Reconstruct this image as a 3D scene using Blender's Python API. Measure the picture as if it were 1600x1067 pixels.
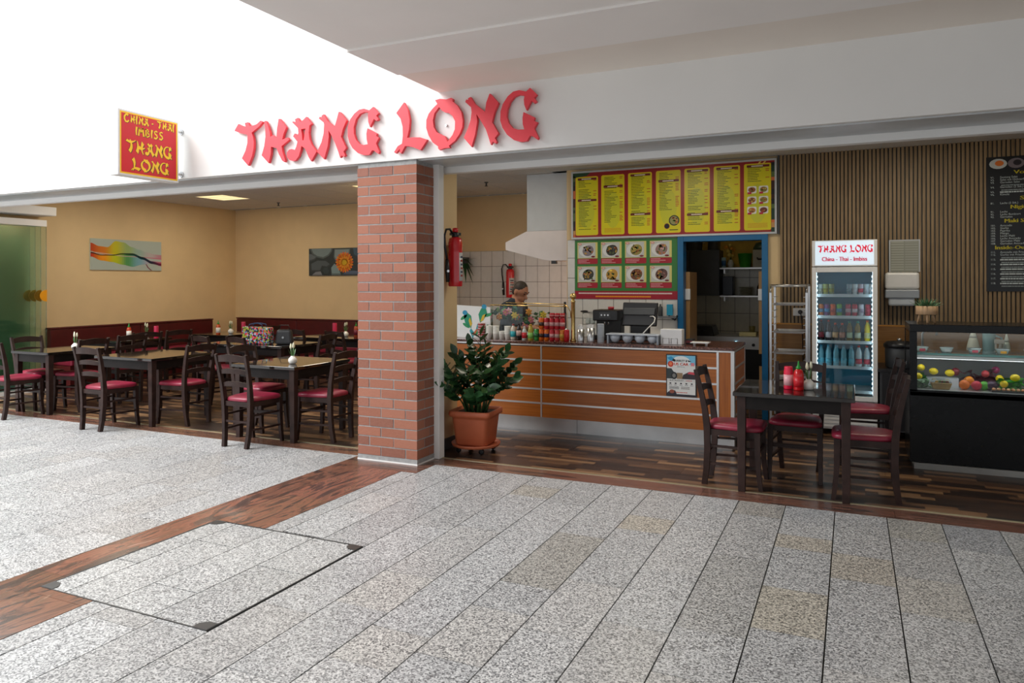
import bpy, bmesh, math, random
from mathutils import Vector, Matrix, Euler
from mathutils.geometry import tessellate_polygon

for o in list(bpy.data.objects):
    bpy.data.objects.remove(o, do_unlink=True)
SC = bpy.context.scene
COL = SC.collection
PI = math.pi
R = math.radians

# ---------------------------------------------------------------- camera
cam_data = bpy.data.cameras.new('camera')
cam_data.sensor_width = 36.0
cam_data.lens = 1151.0 / 1600.0 * 36.0
cam_data.shift_y = -(533.5 - 441.3) / 1600.0
cam_data.clip_start = 0.05
cam_data.clip_end = 200
cam = bpy.data.objects.new('camera', cam_data)
COL.objects.link(cam)
YAW = math.atan(532.0 / 1151.0)
cam.matrix_world = (Matrix.Translation((0, 0, 1.54)) @ Matrix.Rotation(YAW, 4, 'Z')
                    @ Matrix.Rotation(PI / 2, 4, 'X') @ Matrix.Rotation(-R(0.13), 4, 'Z'))
SC.camera = cam

# ---------------------------------------------------------------- world: soft daylight of the open mall hall
world = bpy.data.worlds.new('hall_daylight')
SC.world = world
world.use_nodes = True
bg = world.node_tree.nodes['Background']
bg.inputs[0].default_value = (0.94, 0.97, 1.0, 1)
bg.inputs[1].default_value = 0.68

# skylight of the atrium on the left
sky = bpy.data.lights.new('atrium_skylight', 'AREA')
sky.shape = 'RECTANGLE'
sky.size = 9.0
sky.size_y = 11.0
sky.energy = 3000
sky.color = (0.98, 0.99, 1.0)
sky_o = bpy.data.objects.new('atrium_skylight', sky)
COL.objects.link(sky_o)
sky_o.location = (-11.8, -0.6, 8.6)
sky_o.rotation_euler = (R(12), 0, 0)

SC.view_settings.view_transform = 'Standard'
SC.view_settings.look = 'None'
SC.view_settings.gamma = 1.0
SC.view_settings.use_curve_mapping = False
SC.view_settings.exposure = 0.3

SC.cycles.transparent_max_bounces = 32
rnd = random.Random(7)

# ---------------------------------------------------------------- helpers
def lin(c):
    return tuple((x / 12.92 if x <= 0.04045 else ((x + 0.055) / 1.055) ** 2.4) for x in c)

def rgb(*c):
    """0..255 sRGB to linear"""
    return lin([x / 255.0 for x in c])

class MB:
    def __init__(self):
        self.v, self.f, self.c, self.s = [], [], [], []

    def add(self, vs, fs, col=None, smooth=False):
        n = len(self.v)
        self.v += [tuple(p) for p in vs]
        for f in fs:
            self.f.append([i + n for i in f])
            self.c.append(col)
            self.s.append(smooth)
        return self

    def box(self, c, s, m=None, col=None):
        hx, hy, hz = s[0] / 2, s[1] / 2, s[2] / 2
        vs = [Vector((x * hx, y * hy, z * hz)) for x in (-1, 1) for y in (-1, 1) for z in (-1, 1)]
        if m is not None:
            vs = [m @ p for p in vs]
        vs = [p + Vector(c) for p in vs]
        return self.add(vs, [(0, 1, 3, 2), (4, 6, 7, 5), (0, 4, 5, 1), (2, 3, 7, 6), (0, 2, 6, 4), (1, 5, 7, 3)], col)

    def bb(self, x0, x1, y0, y1, z0, z1, col=None):
        return self.box(((x0 + x1) / 2, (y0 + y1) / 2, (z0 + z1) / 2), (x1 - x0, y1 - y0, z1 - z0), None, col)

    def hull8(self, lo, hi):
        """two quads (4 points each, same winding) joined to a solid"""
        vs = list(lo) + list(hi)
        return self.add(vs, [(3, 2, 1, 0), (4, 5, 6, 7), (0, 1, 5, 4), (1, 2, 6, 5), (2, 3, 7, 6), (3, 0, 4, 7)])

    def tube(self, pts, r, n=10, cap=True, col=None, smooth=True, sx=1.0, sy=1.0, up=None):
        pts = [Vector(p) for p in pts]
        if not hasattr(r, '__len__'):
            r = [r] * len(pts)
        up = Vector(up) if up else None
        rings = []
        for i, p in enumerate(pts):
            if i == 0:
                d = pts[1] - pts[0]
            elif i == len(pts) - 1:
                d = pts[-1] - pts[-2]
            else:
                d = pts[i + 1] - pts[i - 1]
            d.normalize()
            u = up if up else (Vector((0, 0, 1)) if abs(d.z) < 0.9 else Vector((0, 1, 0)))
            a = d.cross(u)
            a.normalize()
            b = d.cross(a)
            b.normalize()
            rings.append([p + a * (math.cos(2 * PI * k / n) * r[i] * sx) + b * (math.sin(2 * PI * k / n) * r[i] * sy) for k in range(n)])
        base = len(self.v)
        for rg in rings:
            self.v += [tuple(q) for q in rg]
        for i in range(len(rings) - 1):
            for k in range(n):
                a = base + i * n + k
                b = base + i * n + (k + 1) % n
                self.f.append([a, b, b + n, a + n])
                self.c.append(col)
                self.s.append(smooth)
        if cap:
            self.f.append([base + k for k in range(n)][::-1])
            self.c.append(col)
            self.s.append(False)
            e = base + (len(rings) - 1) * n
            self.f.append([e + k for k in range(n)])
            self.c.append(col)
            self.s.append(False)
        return self

    def bar(self, pts, w, h, up=(0, 0, 1)):
        """rectangular section swept along points"""
        s = math.sqrt(2)
        pts = [Vector(p) for p in pts]
        up = Vector(up)
        base = len(self.v)
        ws = w if hasattr(w, '__len__') else [w] * len(pts)
        hs = h if hasattr(h, '__len__') else [h] * len(pts)
        for i, p in enumerate(pts):
            d = (pts[min(i + 1, len(pts) - 1)] - pts[max(i - 1, 0)]).normalized()
            a = d.cross(up).normalized()
            b = a.cross(d).normalized()
            for sx, sy in ((-1, -1), (1, -1), (1, 1), (-1, 1)):
                self.v.append(tuple(p + a * (sx * ws[i] / 2) + b * (sy * hs[i] / 2)))
        n = len(pts)
        for i in range(n - 1):
            for k in range(4):
                a = base + i * 4 + k
                b = base + i * 4 + (k + 1) % 4
                self.f.append([a, b, b + 4, a + 4]); self.c.append(None); self.s.append(False)
        self.f.append([base + 3, base + 2, base + 1, base]); self.c.append(None); self.s.append(False)
        e = base + (n - 1) * 4
        self.f.append([e, e + 1, e + 2, e + 3]); self.c.append(None); self.s.append(False)
        return self

    def lathe(self, prof, n=20, c=(0, 0, 0), col=None, smooth=True, m=None):
        base = len(self.v)
        for r, z in prof:
            for k in range(n):
                a = 2 * PI * k / n
                p = Vector((r * math.cos(a), r * math.sin(a), z))
                if m is not None:
                    p = m @ p
                self.v.append((p.x + c[0], p.y + c[1], p.z + c[2]))
        for i in range(len(prof) - 1):
            for k in range(n):
                a = base + i * n + k
                b = base + i * n + (k + 1) % n
                self.f.append([a, b, b + n, a + n]); self.c.append(col); self.s.append(smooth)
        if prof[0][0] > 1e-5:
            self.f.append([base + k for k in range(n)][::-1]); self.c.append(col); self.s.append(False)
        if prof[-1][0] > 1e-5:
            e = base + (len(prof) - 1) * n
            self.f.append([e + k for k in range(n)]); self.c.append(col); self.s.append(False)
        return self

    def ell(self, c, r, n=14, m=8, mat=None, col=None):
        prof = [(math.sin(PI * i / m), -math.cos(PI * i / m)) for i in range(m + 1)]
        S = Matrix.Diagonal(Vector(r if hasattr(r, '__len__') else (r, r, r)))
        M = (mat.to_3x3() @ S) if mat is not None else S
        prof[0] = (0.0001, -1)
        prof[-1] = (0.0001, 1)
        return self.lathe(prof, n, c, col, True, M)

    def prism(self, loops, fn, t0, t1, col=None):
        """polygon with holes in 2D; fn(x, y, t) maps to 3D"""
        tris = tessellate_polygon([[Vector((x, y, 0)) for x, y in lp] for lp in loops])
        flat = [p for lp in loops for p in lp]
        n = len(flat)
        vs = [fn(x, y, t0) for x, y in flat] + [fn(x, y, t1) for x, y in flat]
        fs = []
        for t in tris:
            a, b, c = [flat[i] for i in t]
            if (b[0] - a[0]) * (c[1] - a[1]) - (b[1] - a[1]) * (c[0] - a[0]) < 0:
                t = t[::-1]
            fs.append(tuple(t[::-1]))
            fs.append(tuple(i + n for i in t))
        off = 0
        for lp in loops:
            k = len(lp)
            for i in range(k):
                a, b = off + i, off + (i + 1) % k
                fs.append((a, b, b + n, a + n))
            off += k
        return self.add(vs, fs, col)

    def mesh(self, name, mat):
        me = bpy.data.meshes.new(name)
        me.from_pydata(self.v, [], self.f)
        if any(self.s):
            me.polygons.foreach_set('use_smooth', self.s)
        if any(c is not None for c in self.c):
            at = me.color_attributes.new('Col', 'FLOAT_COLOR', 'CORNER')
            data = []
            for p in me.polygons:
                c = self.c[p.index] or (1, 1, 1)
                data += [c[0], c[1], c[2], 1.0] * p.loop_total
            at.data.foreach_set('color', data)
        if mat is not None:
            me.materials.append(mat)
        me.update()
        return me

    def build(self, name, mat, parent=None, bevel=0.0, loc=None, rz=0.0, fix=True):
        me = self.mesh(name, mat)
        if fix:
            bm = bmesh.new()
            bm.from_mesh(me)
            bmesh.ops.recalc_face_normals(bm, faces=bm.faces)
            bm.to_mesh(me)
            bm.free()
        o = obj(name, me, parent)
        if loc:
            o.location = loc
        o.rotation_euler.z = rz
        if bevel:
            b = o.modifiers.new('bevel', 'BEVEL')
            b.width = bevel
            b.segments = 2
            b.limit_method = 'ANGLE'
            b.angle_limit = R(40)
        return o

def obj(name, me, parent=None):
    o = bpy.data.objects.new(name, me)
    COL.objects.link(o)
    if parent is not None:
        o.parent = parent
    return o

def tag(o, label=None, cat=None, group=None, kind=None):
    if label:
        o['label'] = label
    if cat:
        o['category'] = cat
    if group:
        o['group'] = group
    if kind:
        o['kind'] = kind
    return o

def thing(name, label, cat, loc=(0, 0, 0), rz=0.0, group=None):
    o = bpy.data.objects.new(name, None)
    o.empty_display_size = 0.1
    COL.objects.link(o)
    o.location = loc
    o.rotation_euler.z = rz
    return tag(o, label, cat, group)

def struct(o, label=None):
    o['kind'] = 'structure'
    if label:
        o['label'] = label
    return o

def copy_tree(o, parent=None):
    c = o.copy()
    COL.objects.link(c)
    if parent is not None:
        c.parent = parent
    for ch in [x for x in o.children]:
        copy_tree(ch, c)
    return c

# ---------------------------------------------------------------- materials
class NT:
    def __init__(self, name):
        self.m = bpy.data.materials.new(name)
        self.m.use_nodes = True
        self.t = self.m.node_tree
        self.b = self.t.nodes['Principled BSDF']
    def n(self, typ, **kw):
        nd = self.t.nodes.new(typ)
        for k, v in kw.items():
            setattr(nd, k, v)
        return nd
    def l(self, a, b):
        self.t.links.new(a, b)
    def math(self, op, a, b=None, c=None):
        nd = self.n('ShaderNodeMath', operation=op)
        for i, x in enumerate((a, b, c)):
            if x is None:
                continue
            if isinstance(x, (int, float)):
                nd.inputs[i].default_value = x
            else:
                self.l(x, nd.inputs[i])
        return nd.outputs[0]
    def ramp(self, fac, stops, interp='LINEAR'):
        nd = self.n('ShaderNodeValToRGB')
        nd.color_ramp.interpolation = interp
        el = nd.color_ramp.elements
        while len(el) < len(stops):
            el.new(0.5)
        for e, (p, c) in zip(el, stops):
            e.position = p
            e.color = (c[0], c[1], c[2], 1)
        self.l(fac, nd.inputs[0])
        return nd.outputs[0]
    def mix(self, fac, a, b, blend='MIX'):
        nd = self.n('ShaderNodeMix', data_type='RGBA', blend_type=blend)
        for i, x in ((0, fac), (6, a), (7, b)):
            if isinstance(x, (int, float)):
                nd.inputs[i].default_value = x
            elif isinstance(x, tuple):
                nd.inputs[i].default_value = (x[0], x[1], x[2], 1)
            else:
                self.l(x, nd.inputs[i])
        return nd.outputs[2]
    def pos(self, scale=(1, 1, 1)):
        g = self.n('ShaderNodeNewGeometry')
        mp = self.n('ShaderNodeMapping')
        mp.inputs['Scale'].default_value = scale
        self.l(g.outputs['Position'], mp.inputs[0])
        return mp.outputs[0]
    def ocoord(self, scale=(1, 1, 1)):
        g = self.n('ShaderNodeTexCoord')
        mp = self.n('ShaderNodeMapping')
        mp.inputs['Scale'].default_value = scale
        self.l(g.outputs['Object'], mp.inputs[0])
        return mp.outputs[0]
    def noise(self, vec, scale, detail=2, rough=0.5, dist=0.0):
        nd = self.n('ShaderNodeTexNoise')
        nd.inputs['Scale'].default_value = scale
        nd.inputs['Detail'].default_value = detail
        nd.inputs['Roughness'].default_value = rough
        nd.inputs['Distortion'].default_value = dist
        self.l(vec, nd.inputs['Vector'])
        return nd.outputs['Fac']
    def bump(self, h, strength=0.2, dist=0.01):
        nd = self.n('ShaderNodeBump')
        nd.inputs['Strength'].default_value = strength
        nd.inputs['Distance'].default_value = dist
        self.l(h, nd.inputs['Height'])
        self.l(nd.outputs[0], self.b.inputs['Normal'])
    def set(self, rough=None, metal=None, spec=None, coat=None):
        if rough is not None:
            self.b.inputs['Roughness'].default_value = rough
        if metal is not None:
            self.b.inputs['Metallic'].default_value = metal
        if spec is not None:
            self.b.inputs['Specular IOR Level'].default_value = spec
        if coat is not None:
            self.b.inputs['Coat Weight'].default_value = coat
        return self
    def base(self, sock):
        self.l(sock, self.b.inputs['Base Color'])

def plain(name, c, rough=0.5, metal=0.0, var=0.12, nscale=8.0, spec=0.5, bump=0.0, coat=0.0):
    """one colour with a slight procedural mottling"""
    m = NT(name)
    f = m.noise(m.ocoord(), nscale, 3)
    a = tuple(min(1, x * (1 - var)) for x in c)
    b = tuple(min(1, x * (1 + var)) for x in c)
    m.base(m.ramp(f, [(0.3, a), (0.7, b)]))
    m.set(rough, metal, spec, coat)
    if bump:
        m.bump(m.noise(m.ocoord(), nscale * 20, 2), bump, 0.002)
    return m.m

def emit(name, c, strength):
    m = NT(name)
    m.b.inputs['Base Color'].default_value = (c[0], c[1], c[2], 1)
    m.b.inputs['Emission Color'].default_value = (c[0], c[1], c[2], 1)
    m.b.inputs['Emission Strength'].default_value = strength
    return m.m

def tinted_glass(name, c, refl=0.06, rough=0.02):
    m = NT(name)
    tr = m.n('ShaderNodeBsdfTransparent')
    tr.inputs[0].default_value = (c[0], c[1], c[2], 1)
    gl = m.n('ShaderNodeBsdfGlossy')
    gl.inputs['Roughness'].default_value = rough
    fr = m.n('ShaderNodeFresnel')
    fr.inputs[0].default_value = 1.45
    mx = m.n('ShaderNodeMixShader')
    m.l(fr.outputs[0], mx.inputs[0])
    m.l(tr.outputs[0], mx.inputs[1])
    m.l(gl.outputs[0], mx.inputs[2])
    m.l(mx.outputs[0], m.t.nodes['Material Output'].inputs['Surface'])
    return m.m

M = {}
M['white_paint'] = plain('white_paint', (0.80, 0.79, 0.77), 0.7, var=0.02, nscale=2, bump=0.05)
M['ceiling_plaster'] = plain('ceiling_plaster', (0.84, 0.765, 0.69), 0.8, var=0.02, nscale=2)  # darker plaster copy: shade beside the fascia put into the colour
M['ceiling_plaster_light'] = plain('ceiling_plaster_light', (0.90, 0.86, 0.83), 0.8, var=0.02, nscale=2)
M['grey_metal'] = plain('grey_metal', (0.55, 0.57, 0.58), 0.4, 0.3, var=0.05)
M['cream_paint'] = plain('cream_paint', rgb(226, 199, 153), 0.75, var=0.03, nscale=3, bump=0.08)
M['tile_ceiling'] = plain('tile_ceiling', (0.62, 0.60, 0.56), 0.85, var=0.06, nscale=40, bump=0.2)
M['mortar'] = plain('mortar', (0.33, 0.33, 0.325), 0.9, var=0.15, nscale=30, bump=0.3)
M['joint'] = plain('joint', (0.06, 0.058, 0.055), 0.9)
M['brass'] = plain('brass', (0.80, 0.58, 0.22), 0.25, 1.0, var=0.05)
M['brass_dull'] = plain('brass_dull', (0.62, 0.56, 0.38), 0.4, 1.0, var=0.08)
M['black_plastic'] = plain('black_plastic', (0.013, 0.013, 0.015), 0.35)
M['black_gloss'] = plain('black_gloss', (0.006, 0.007, 0.008), 0.22, spec=0.25)
M['dark_grey'] = plain('dark_grey', (0.06, 0.065, 0.07), 0.45)
M['steel'] = plain('steel', (0.62, 0.63, 0.64), 0.28, 1.0, var=0.06)
M['brushed_steel'] = plain('brushed_steel', (0.66, 0.66, 0.66), 0.38, 0.9, var=0.1, nscale=4)
M['white_plastic'] = plain('white_plastic', (0.80, 0.80, 0.79), 0.35, var=0.03)
M['grey_plastic'] = plain('grey_plastic', (0.33, 0.37, 0.42), 0.3, var=0.04)
M['light_grey_plastic'] = plain('light_grey_plastic', (0.55, 0.60, 0.66), 0.3, var=0.04)
M['red_paint'] = plain('red_paint', (0.60, 0.012, 0.02), 0.25, var=0.05, coat=0.4)
M['sign_red'] = plain('sign_red', (0.80, 0.05, 0.07), 0.45, var=0.03)
M['leather_red'] = plain('leather_red', (0.24, 0.016, 0.040), 0.36, var=0.15, nscale=14, bump=0.15)
M['bench_red'] = plain('bench_red', (0.085, 0.008, 0.009), 0.4, var=0.18, nscale=6, bump=0.15)
M['chair_wood'] = plain('chair_wood', (0.026, 0.0125, 0.010), 0.45, var=0.35, nscale=12, spec=0.3)
M['table_wood'] = plain('table_wood', (0.008, 0.006, 0.0055), 0.45, var=0.3, nscale=12, spec=0.2)
M['table_top'] = plain('table_top', (0.012, 0.009, 0.0075), 0.09, var=0.3, nscale=10, coat=0.6)
M['terracotta'] = plain('terracotta', (0.52, 0.13, 0.055), 0.5, var=0.08, nscale=6)
M['soil'] = plain('soil', (0.02, 0.013, 0.009), 0.95, var=0.4, nscale=40)
M['leaf'] = plain('leaf', (0.022, 0.075, 0.024), 0.28, var=0.35, nscale=9)
M['stem'] = plain('stem', (0.035, 0.09, 0.025), 0.4, var=0.2)
M['leaf_light'] = plain('leaf_light', (0.09, 0.22, 0.07), 0.35, var=0.3, nscale=9)
M['skin'] = plain('skin', rgb(176, 122, 92), 0.5, var=0.08)
M['hair'] = plain('hair', (0.035, 0.024, 0.018), 0.6, var=0.3, nscale=60)
M['shirt'] = plain('shirt', (0.015, 0.025, 0.04), 0.8, var=0.15)
M['trousers'] = plain('trousers', (0.02, 0.02, 0.025), 0.8)
M['door_blue'] = plain('door_blue', (0.006, 0.135, 0.33), 0.4, var=0.06)
M['wall_tile'] = plain('wall_tile', (0.70, 0.69, 0.67), 0.18, var=0.04, nscale=3)
M['kitchen_tile'] = plain('kitchen_tile', (0.56, 0.53, 0.42), 0.25, var=0.05, nscale=3)
M['lamp_panel'] = emit('lamp_panel', (1.0, 0.80, 0.42), 0.9)
M['clear_glass'] = tinted_glass('clear_glass', (0.96, 0.985, 0.975))
M['green_glass'] = tinted_glass('green_glass', (0.875, 0.962, 0.955))
M['fridge_glass'] = tinted_glass('fridge_glass', (0.94, 0.97, 0.97))
M['vase_white'] = plain('vase_white', (0.82, 0.80, 0.74), 0.2, var=0.03)
M['tulip'] = plain('tulip', (0.80, 0.78, 0.58), 0.5, var=0.08)
M['candle'] = plain('candle', (0.62, 0.02, 0.09), 0.3, var=0.05)

# granite: pale ground with dark grains; each slab has its own tint from the object colour
m = NT('granite')
p = m.pos()
vor = m.n('ShaderNodeTexVoronoi')
vor.inputs['Scale'].default_value = 150
m.l(p, vor.inputs['Vector'])
sep = m.n('ShaderNodeSeparateColor')
m.l(vor.outputs['Color'], sep.inputs[0])
grain = m.ramp(sep.outputs[0], [(0.0, (0.02, 0.021, 0.023)), (0.13, (0.07, 0.073, 0.077)), (0.26, (0.165, 0.167, 0.17)), (0.5, (0.345, 0.345, 0.342)), (0.85, (0.52, 0.52, 0.512)), (1.0, (0.63, 0.625, 0.617))])
big = m.noise(p, 9, 4, 0.6)
grain2 = m.mix(m.math('MULTIPLY', big, 0.35), grain, (0.36, 0.36, 0.358))
oi = m.n('ShaderNodeObjectInfo')
m.base(m.mix(1.0, grain2, oi.outputs['Color'], 'MULTIPLY'))
m.set(0.34, spec=0.5)
M['granite'] = m.m

# brown-red veined stone of the bands
def band(name, sc):
    m = NT(name)
    p = m.pos(sc)
    f = m.noise(p, 5.0, 6, 0.62, 1.6)
    oi = m.n('ShaderNodeObjectInfo')
    c = m.ramp(f, [(0.30, (0.03, 0.025, 0.024)), (0.43, (0.085, 0.048, 0.036)), (0.53, (0.20, 0.088, 0.056)), (0.62, (0.13, 0.070, 0.045)), (0.73, (0.29, 0.155, 0.112))])
    m.base(m.mix(1.0, c, oi.outputs['Color'], 'MULTIPLY'))
    m.set(0.2)
    return m.m
M['band_y'] = band('band_y', (1.9, 0.42, 1))
M['band_x'] = band('band_x', (0.35, 2.4, 1))

# brick
m = NT('brick_red')
oi = m.n('ShaderNodeObjectInfo')
g = m.pos()
f = m.noise(g, 55, 5, 0.65)
c1 = m.ramp(oi.outputs['Random'], [(0.0, (0.17, 0.062, 0.040)), (0.2, (0.26, 0.088, 0.048)), (0.6, (0.31, 0.108, 0.058)), (0.88, (0.35, 0.135, 0.080)), (1.0, (0.22, 0.080, 0.056))])
m.base(m.mix(m.math('MULTIPLY', f, 0.7), c1, (0.34, 0.145, 0.098), 'MIX'))
m.set(0.75)
m.bump(f, 0.5, 0.004)
M['brick_red'] = m.m

# laminate with printed staves
m = NT('laminate')
g = m.n('ShaderNodeNewGeometry')
sp = m.n('ShaderNodeSeparateXYZ')
m.l(g.outputs['Position'], sp.inputs[0])
row = m.math('FLOOR', m.math('DIVIDE', sp.outputs['Y'], 0.064))
w1 = m.n('ShaderNodeTexWhiteNoise', noise_dimensions='1D')
m.l(row, w1.inputs['W'])
xs = m.math('ADD', m.math('DIVIDE', sp.outputs['X'], 0.36), m.math('MULTIPLY', w1.outputs['Value'], 7.0))
colm = m.math('FLOOR', xs)
cmb = m.n('ShaderNodeCombineXYZ')
m.l(row, cmb.inputs[0]); m.l(colm, cmb.inputs[1])
w2 = m.n('ShaderNodeTexWhiteNoise', noise_dimensions='2D')
m.l(cmb.outputs[0], w2.inputs['Vector'])
c1 = m.ramp(w2.outputs['Value'], [(0.0, (0.012, 0.008, 0.007)), (0.38, (0.032, 0.018, 0.013)), (0.66, (0.075, 0.038, 0.021)), (0.86, (0.17, 0.088, 0.043)), (1.0, (0.28, 0.16, 0.08))])
gr = m.noise(m.pos((3, 60, 1)), 3.0, 4, 0.6)
m.base(m.mix(0.35, c1, m.mix(1.0, c1, m.ramp(gr, [(0.3, (0.45, 0.45, 0.45)), (0.7, (1.5, 1.5, 1.5))]), 'MULTIPLY')))
m.set(0.3)
M['laminate'] = m.m

def wood(name, a, b, sc=(2, 2, 40), rough=0.35, scale=2.0):
    m = NT(name)
    f = m.noise(m.pos(sc), scale, 5, 0.6, 0.4)
    m.base(m.ramp(f, [(0.28, a), (0.72, b)]))
    m.set(rough)
    return m.m
M['counter_wood'] = wood('counter_wood', (0.27, 0.070, 0.008), (0.44, 0.13, 0.018), (1.2, 1.2, 45), 0.3)
M['counter_wood_v'] = wood('counter_wood_v', (0.27, 0.070, 0.008), (0.44, 0.13, 0.018), (45, 45, 1.2), 0.3)
M['slat_wood'] = wood('slat_wood', (0.20, 0.128, 0.060), (0.36, 0.24, 0.122), (25, 25, 1.6), 0.5)
M['panel_wood'] = wood('panel_wood', (0.22, 0.10, 0.022), (0.34, 0.165, 0.042), (1.5, 1.5, 30), 0.4)
M['pale_wood'] = wood('pale_wood', (0.52, 0.33, 0.18), (0.72, 0.48, 0.28), (40, 40, 3), 0.45)
M['door_wood'] = wood('door_wood', (0.30, 0.16, 0.055), (0.48, 0.27, 0.10), (30, 30, 2), 0.45)
m = NT('speckled_stone')
f = m.noise(m.pos(), 70, 4, 0.75)
m.base(m.ramp(f, [(0.36, (0.008, 0.007, 0.008)), (0.48, (0.07, 0.024, 0.018)), (0.58, (0.22, 0.09, 0.06)), (0.7, (0.36, 0.24, 0.2))]))
m.set(0.15)
M['speckled_stone'] = m.m
# flat printed colours
m = NT('print')
ca = m.n('ShaderNodeVertexColor', layer_name='Col')
m.base(ca.outputs[0])
m.set(0.35)
M['print'] = m.m
m = NT('print_matt')
ca = m.n('ShaderNodeVertexColor', layer_name='Col')
m.base(ca.outputs[0])
m.set(0.7)
M['print_matt'] = m.m
# backlit print of lamps and cool boxes
m = NT('print_lit')
ca = m.n('ShaderNodeVertexColor', layer_name='Col')
m.base(ca.outputs[0])
m.l(ca.outputs[0], m.b.inputs['Emission Color'])
m.b.inputs['Emission Strength'].default_value = 0.55
M['print_lit'] = m.m

_colour_mats = {}
def cm(c, rough=0.35, metal=0.0):
    """material from an sRGB 0..255 colour"""
    k = (tuple(c), rough, metal)
    if k not in _colour_mats:
        _colour_mats[k] = plain('paint_%02x%02x%02x' % tuple(int(x) for x in c), rgb(*c), rough, metal, var=0.06)
    return _colour_mats[k]

# ---------------------------------------------------------------- flat print
_tcache = {}
def text_geo(s):
    if s in _tcache:
        return _tcache[s]
    cu = bpy.data.curves.new('txt', 'FONT')
    cu.body = s
    cu.size = 1.0
    cu.resolution_u = 2
    ob = bpy.data.objects.new('txt', cu)
    COL.objects.link(ob)
    bpy.context.view_layer.update()
    dg = bpy.context.evaluated_depsgraph_get()
    me = bpy.data.meshes.new_from_object(ob.evaluated_get(dg))
    vs = [(v.co.x, v.co.y) for v in me.vertices]
    fs = [tuple(p.vertices) for p in me.polygons]
    bpy.data.objects.remove(ob, do_unlink=True)
    bpy.data.curves.remove(cu)
    bpy.data.meshes.remove(me)
    w = max([v[0] for v in vs] + [0.01])
    _tcache[s] = (vs, fs, w)
    return _tcache[s]

class Print:
    """coloured flat shapes on a plane: x along ux, y along uy, n the outward normal"""
    def __init__(self, o, ux, uy, n):
        self.o, self.ux, self.uy, self.n = Vector(o), Vector(ux), Vector(uy), Vector(n)
        self.mb = MB()
    def P(self, x, y, k):
        return self.o + self.ux * x + self.uy * y + self.n * (0.0006 * k)
    def poly(self, pts, c, k=1):
        flat = [(p[0], p[1]) for p in pts]
        tr = tessellate_polygon([[Vector((x, y, 0)) for x, y in flat]])
        self.mb.add([self.P(x, y, k) for x, y in flat], [tuple(t) for t in tr], c)
        return self
    def loops(self, lps, c, k=1, fn=lambda x, y: (x, y)):
        flat = [fn(*p) for lp in lps for p in lp]
        tr = tessellate_polygon([[Vector((x, y, 0)) for x, y in lp] for lp in lps])
        self.mb.add([self.P(x, y, k) for x, y in flat], [tuple(t) for t in tr], c)
        return self
    def rect(self, x0, y0, x1, y1, c, k=1):
        self.mb.add([self.P(x0, y0, k), self.P(x1, y0, k), self.P(x1, y1, k), self.P(x0, y1, k)], [(0, 1, 2, 3)], c)
        return self
    def rrect(self, x0, y0, x1, y1, r, c, k=1):
        pts = []
        for cx, cy, a0 in ((x1 - r, y1 - r, 0), (x0 + r, y1 - r, 90), (x0 + r, y0 + r, 180), (x1 - r, y0 + r, 270)):
            for i in range(4):
                a = R(a0 + 30 * i)
                pts.append((cx + r * math.cos(a), cy + r * math.sin(a)))
        self.mb.add([self.P(x, y, k) for x, y in pts], [tuple(range(len(pts)))], c)
        return self
    def ell(self, cx, cy, rx, ry, c, k=1, n=16, rot=0.0):
        cr, sr = math.cos(rot), math.sin(rot)
        pts = [(cx + rx * math.cos(2 * PI * i / n) * cr - ry * math.sin(2 * PI * i / n) * sr,
                cy + rx * math.cos(2 * PI * i / n) * sr + ry * math.sin(2 * PI * i / n) * cr) for i in range(n)]
        self.mb.add([self.P(x, y, k) for x, y in pts], [tuple(range(n))], c)
        return self
    def text(self, s, x, y, size, c, k=2, align='L', width=None, bold=0.0):
        vs, fs, w = text_geo(s)
        sx = size if width is None else width / w
        off = 0 if align == 'L' else (-w * sx / 2 if align == 'C' else -w * sx)
        for dx in ((0,) if not bold else (-bold, bold)):
            self.mb.add([self.P(x + off + vx * sx + dx, y + vy * size, k) for vx, vy in vs], fs, c)
        return self
    def words(self, x0, y, x1, h, c, k=2, rr=rnd, gap=0.35, wl=(1.5, 6)):
        """a line of small print"""
        x = x0
        while x < x1 - h:
            w = min(h * rr.uniform(*wl), x1 - x)
            self.rect(x, y, x + w, y + h, c, k)
            x += w + h * gap
        return self
    def build(self, name, parent=None, mat='print'):
        return self.mb.build(name, M[mat], parent, fix=False)
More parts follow.
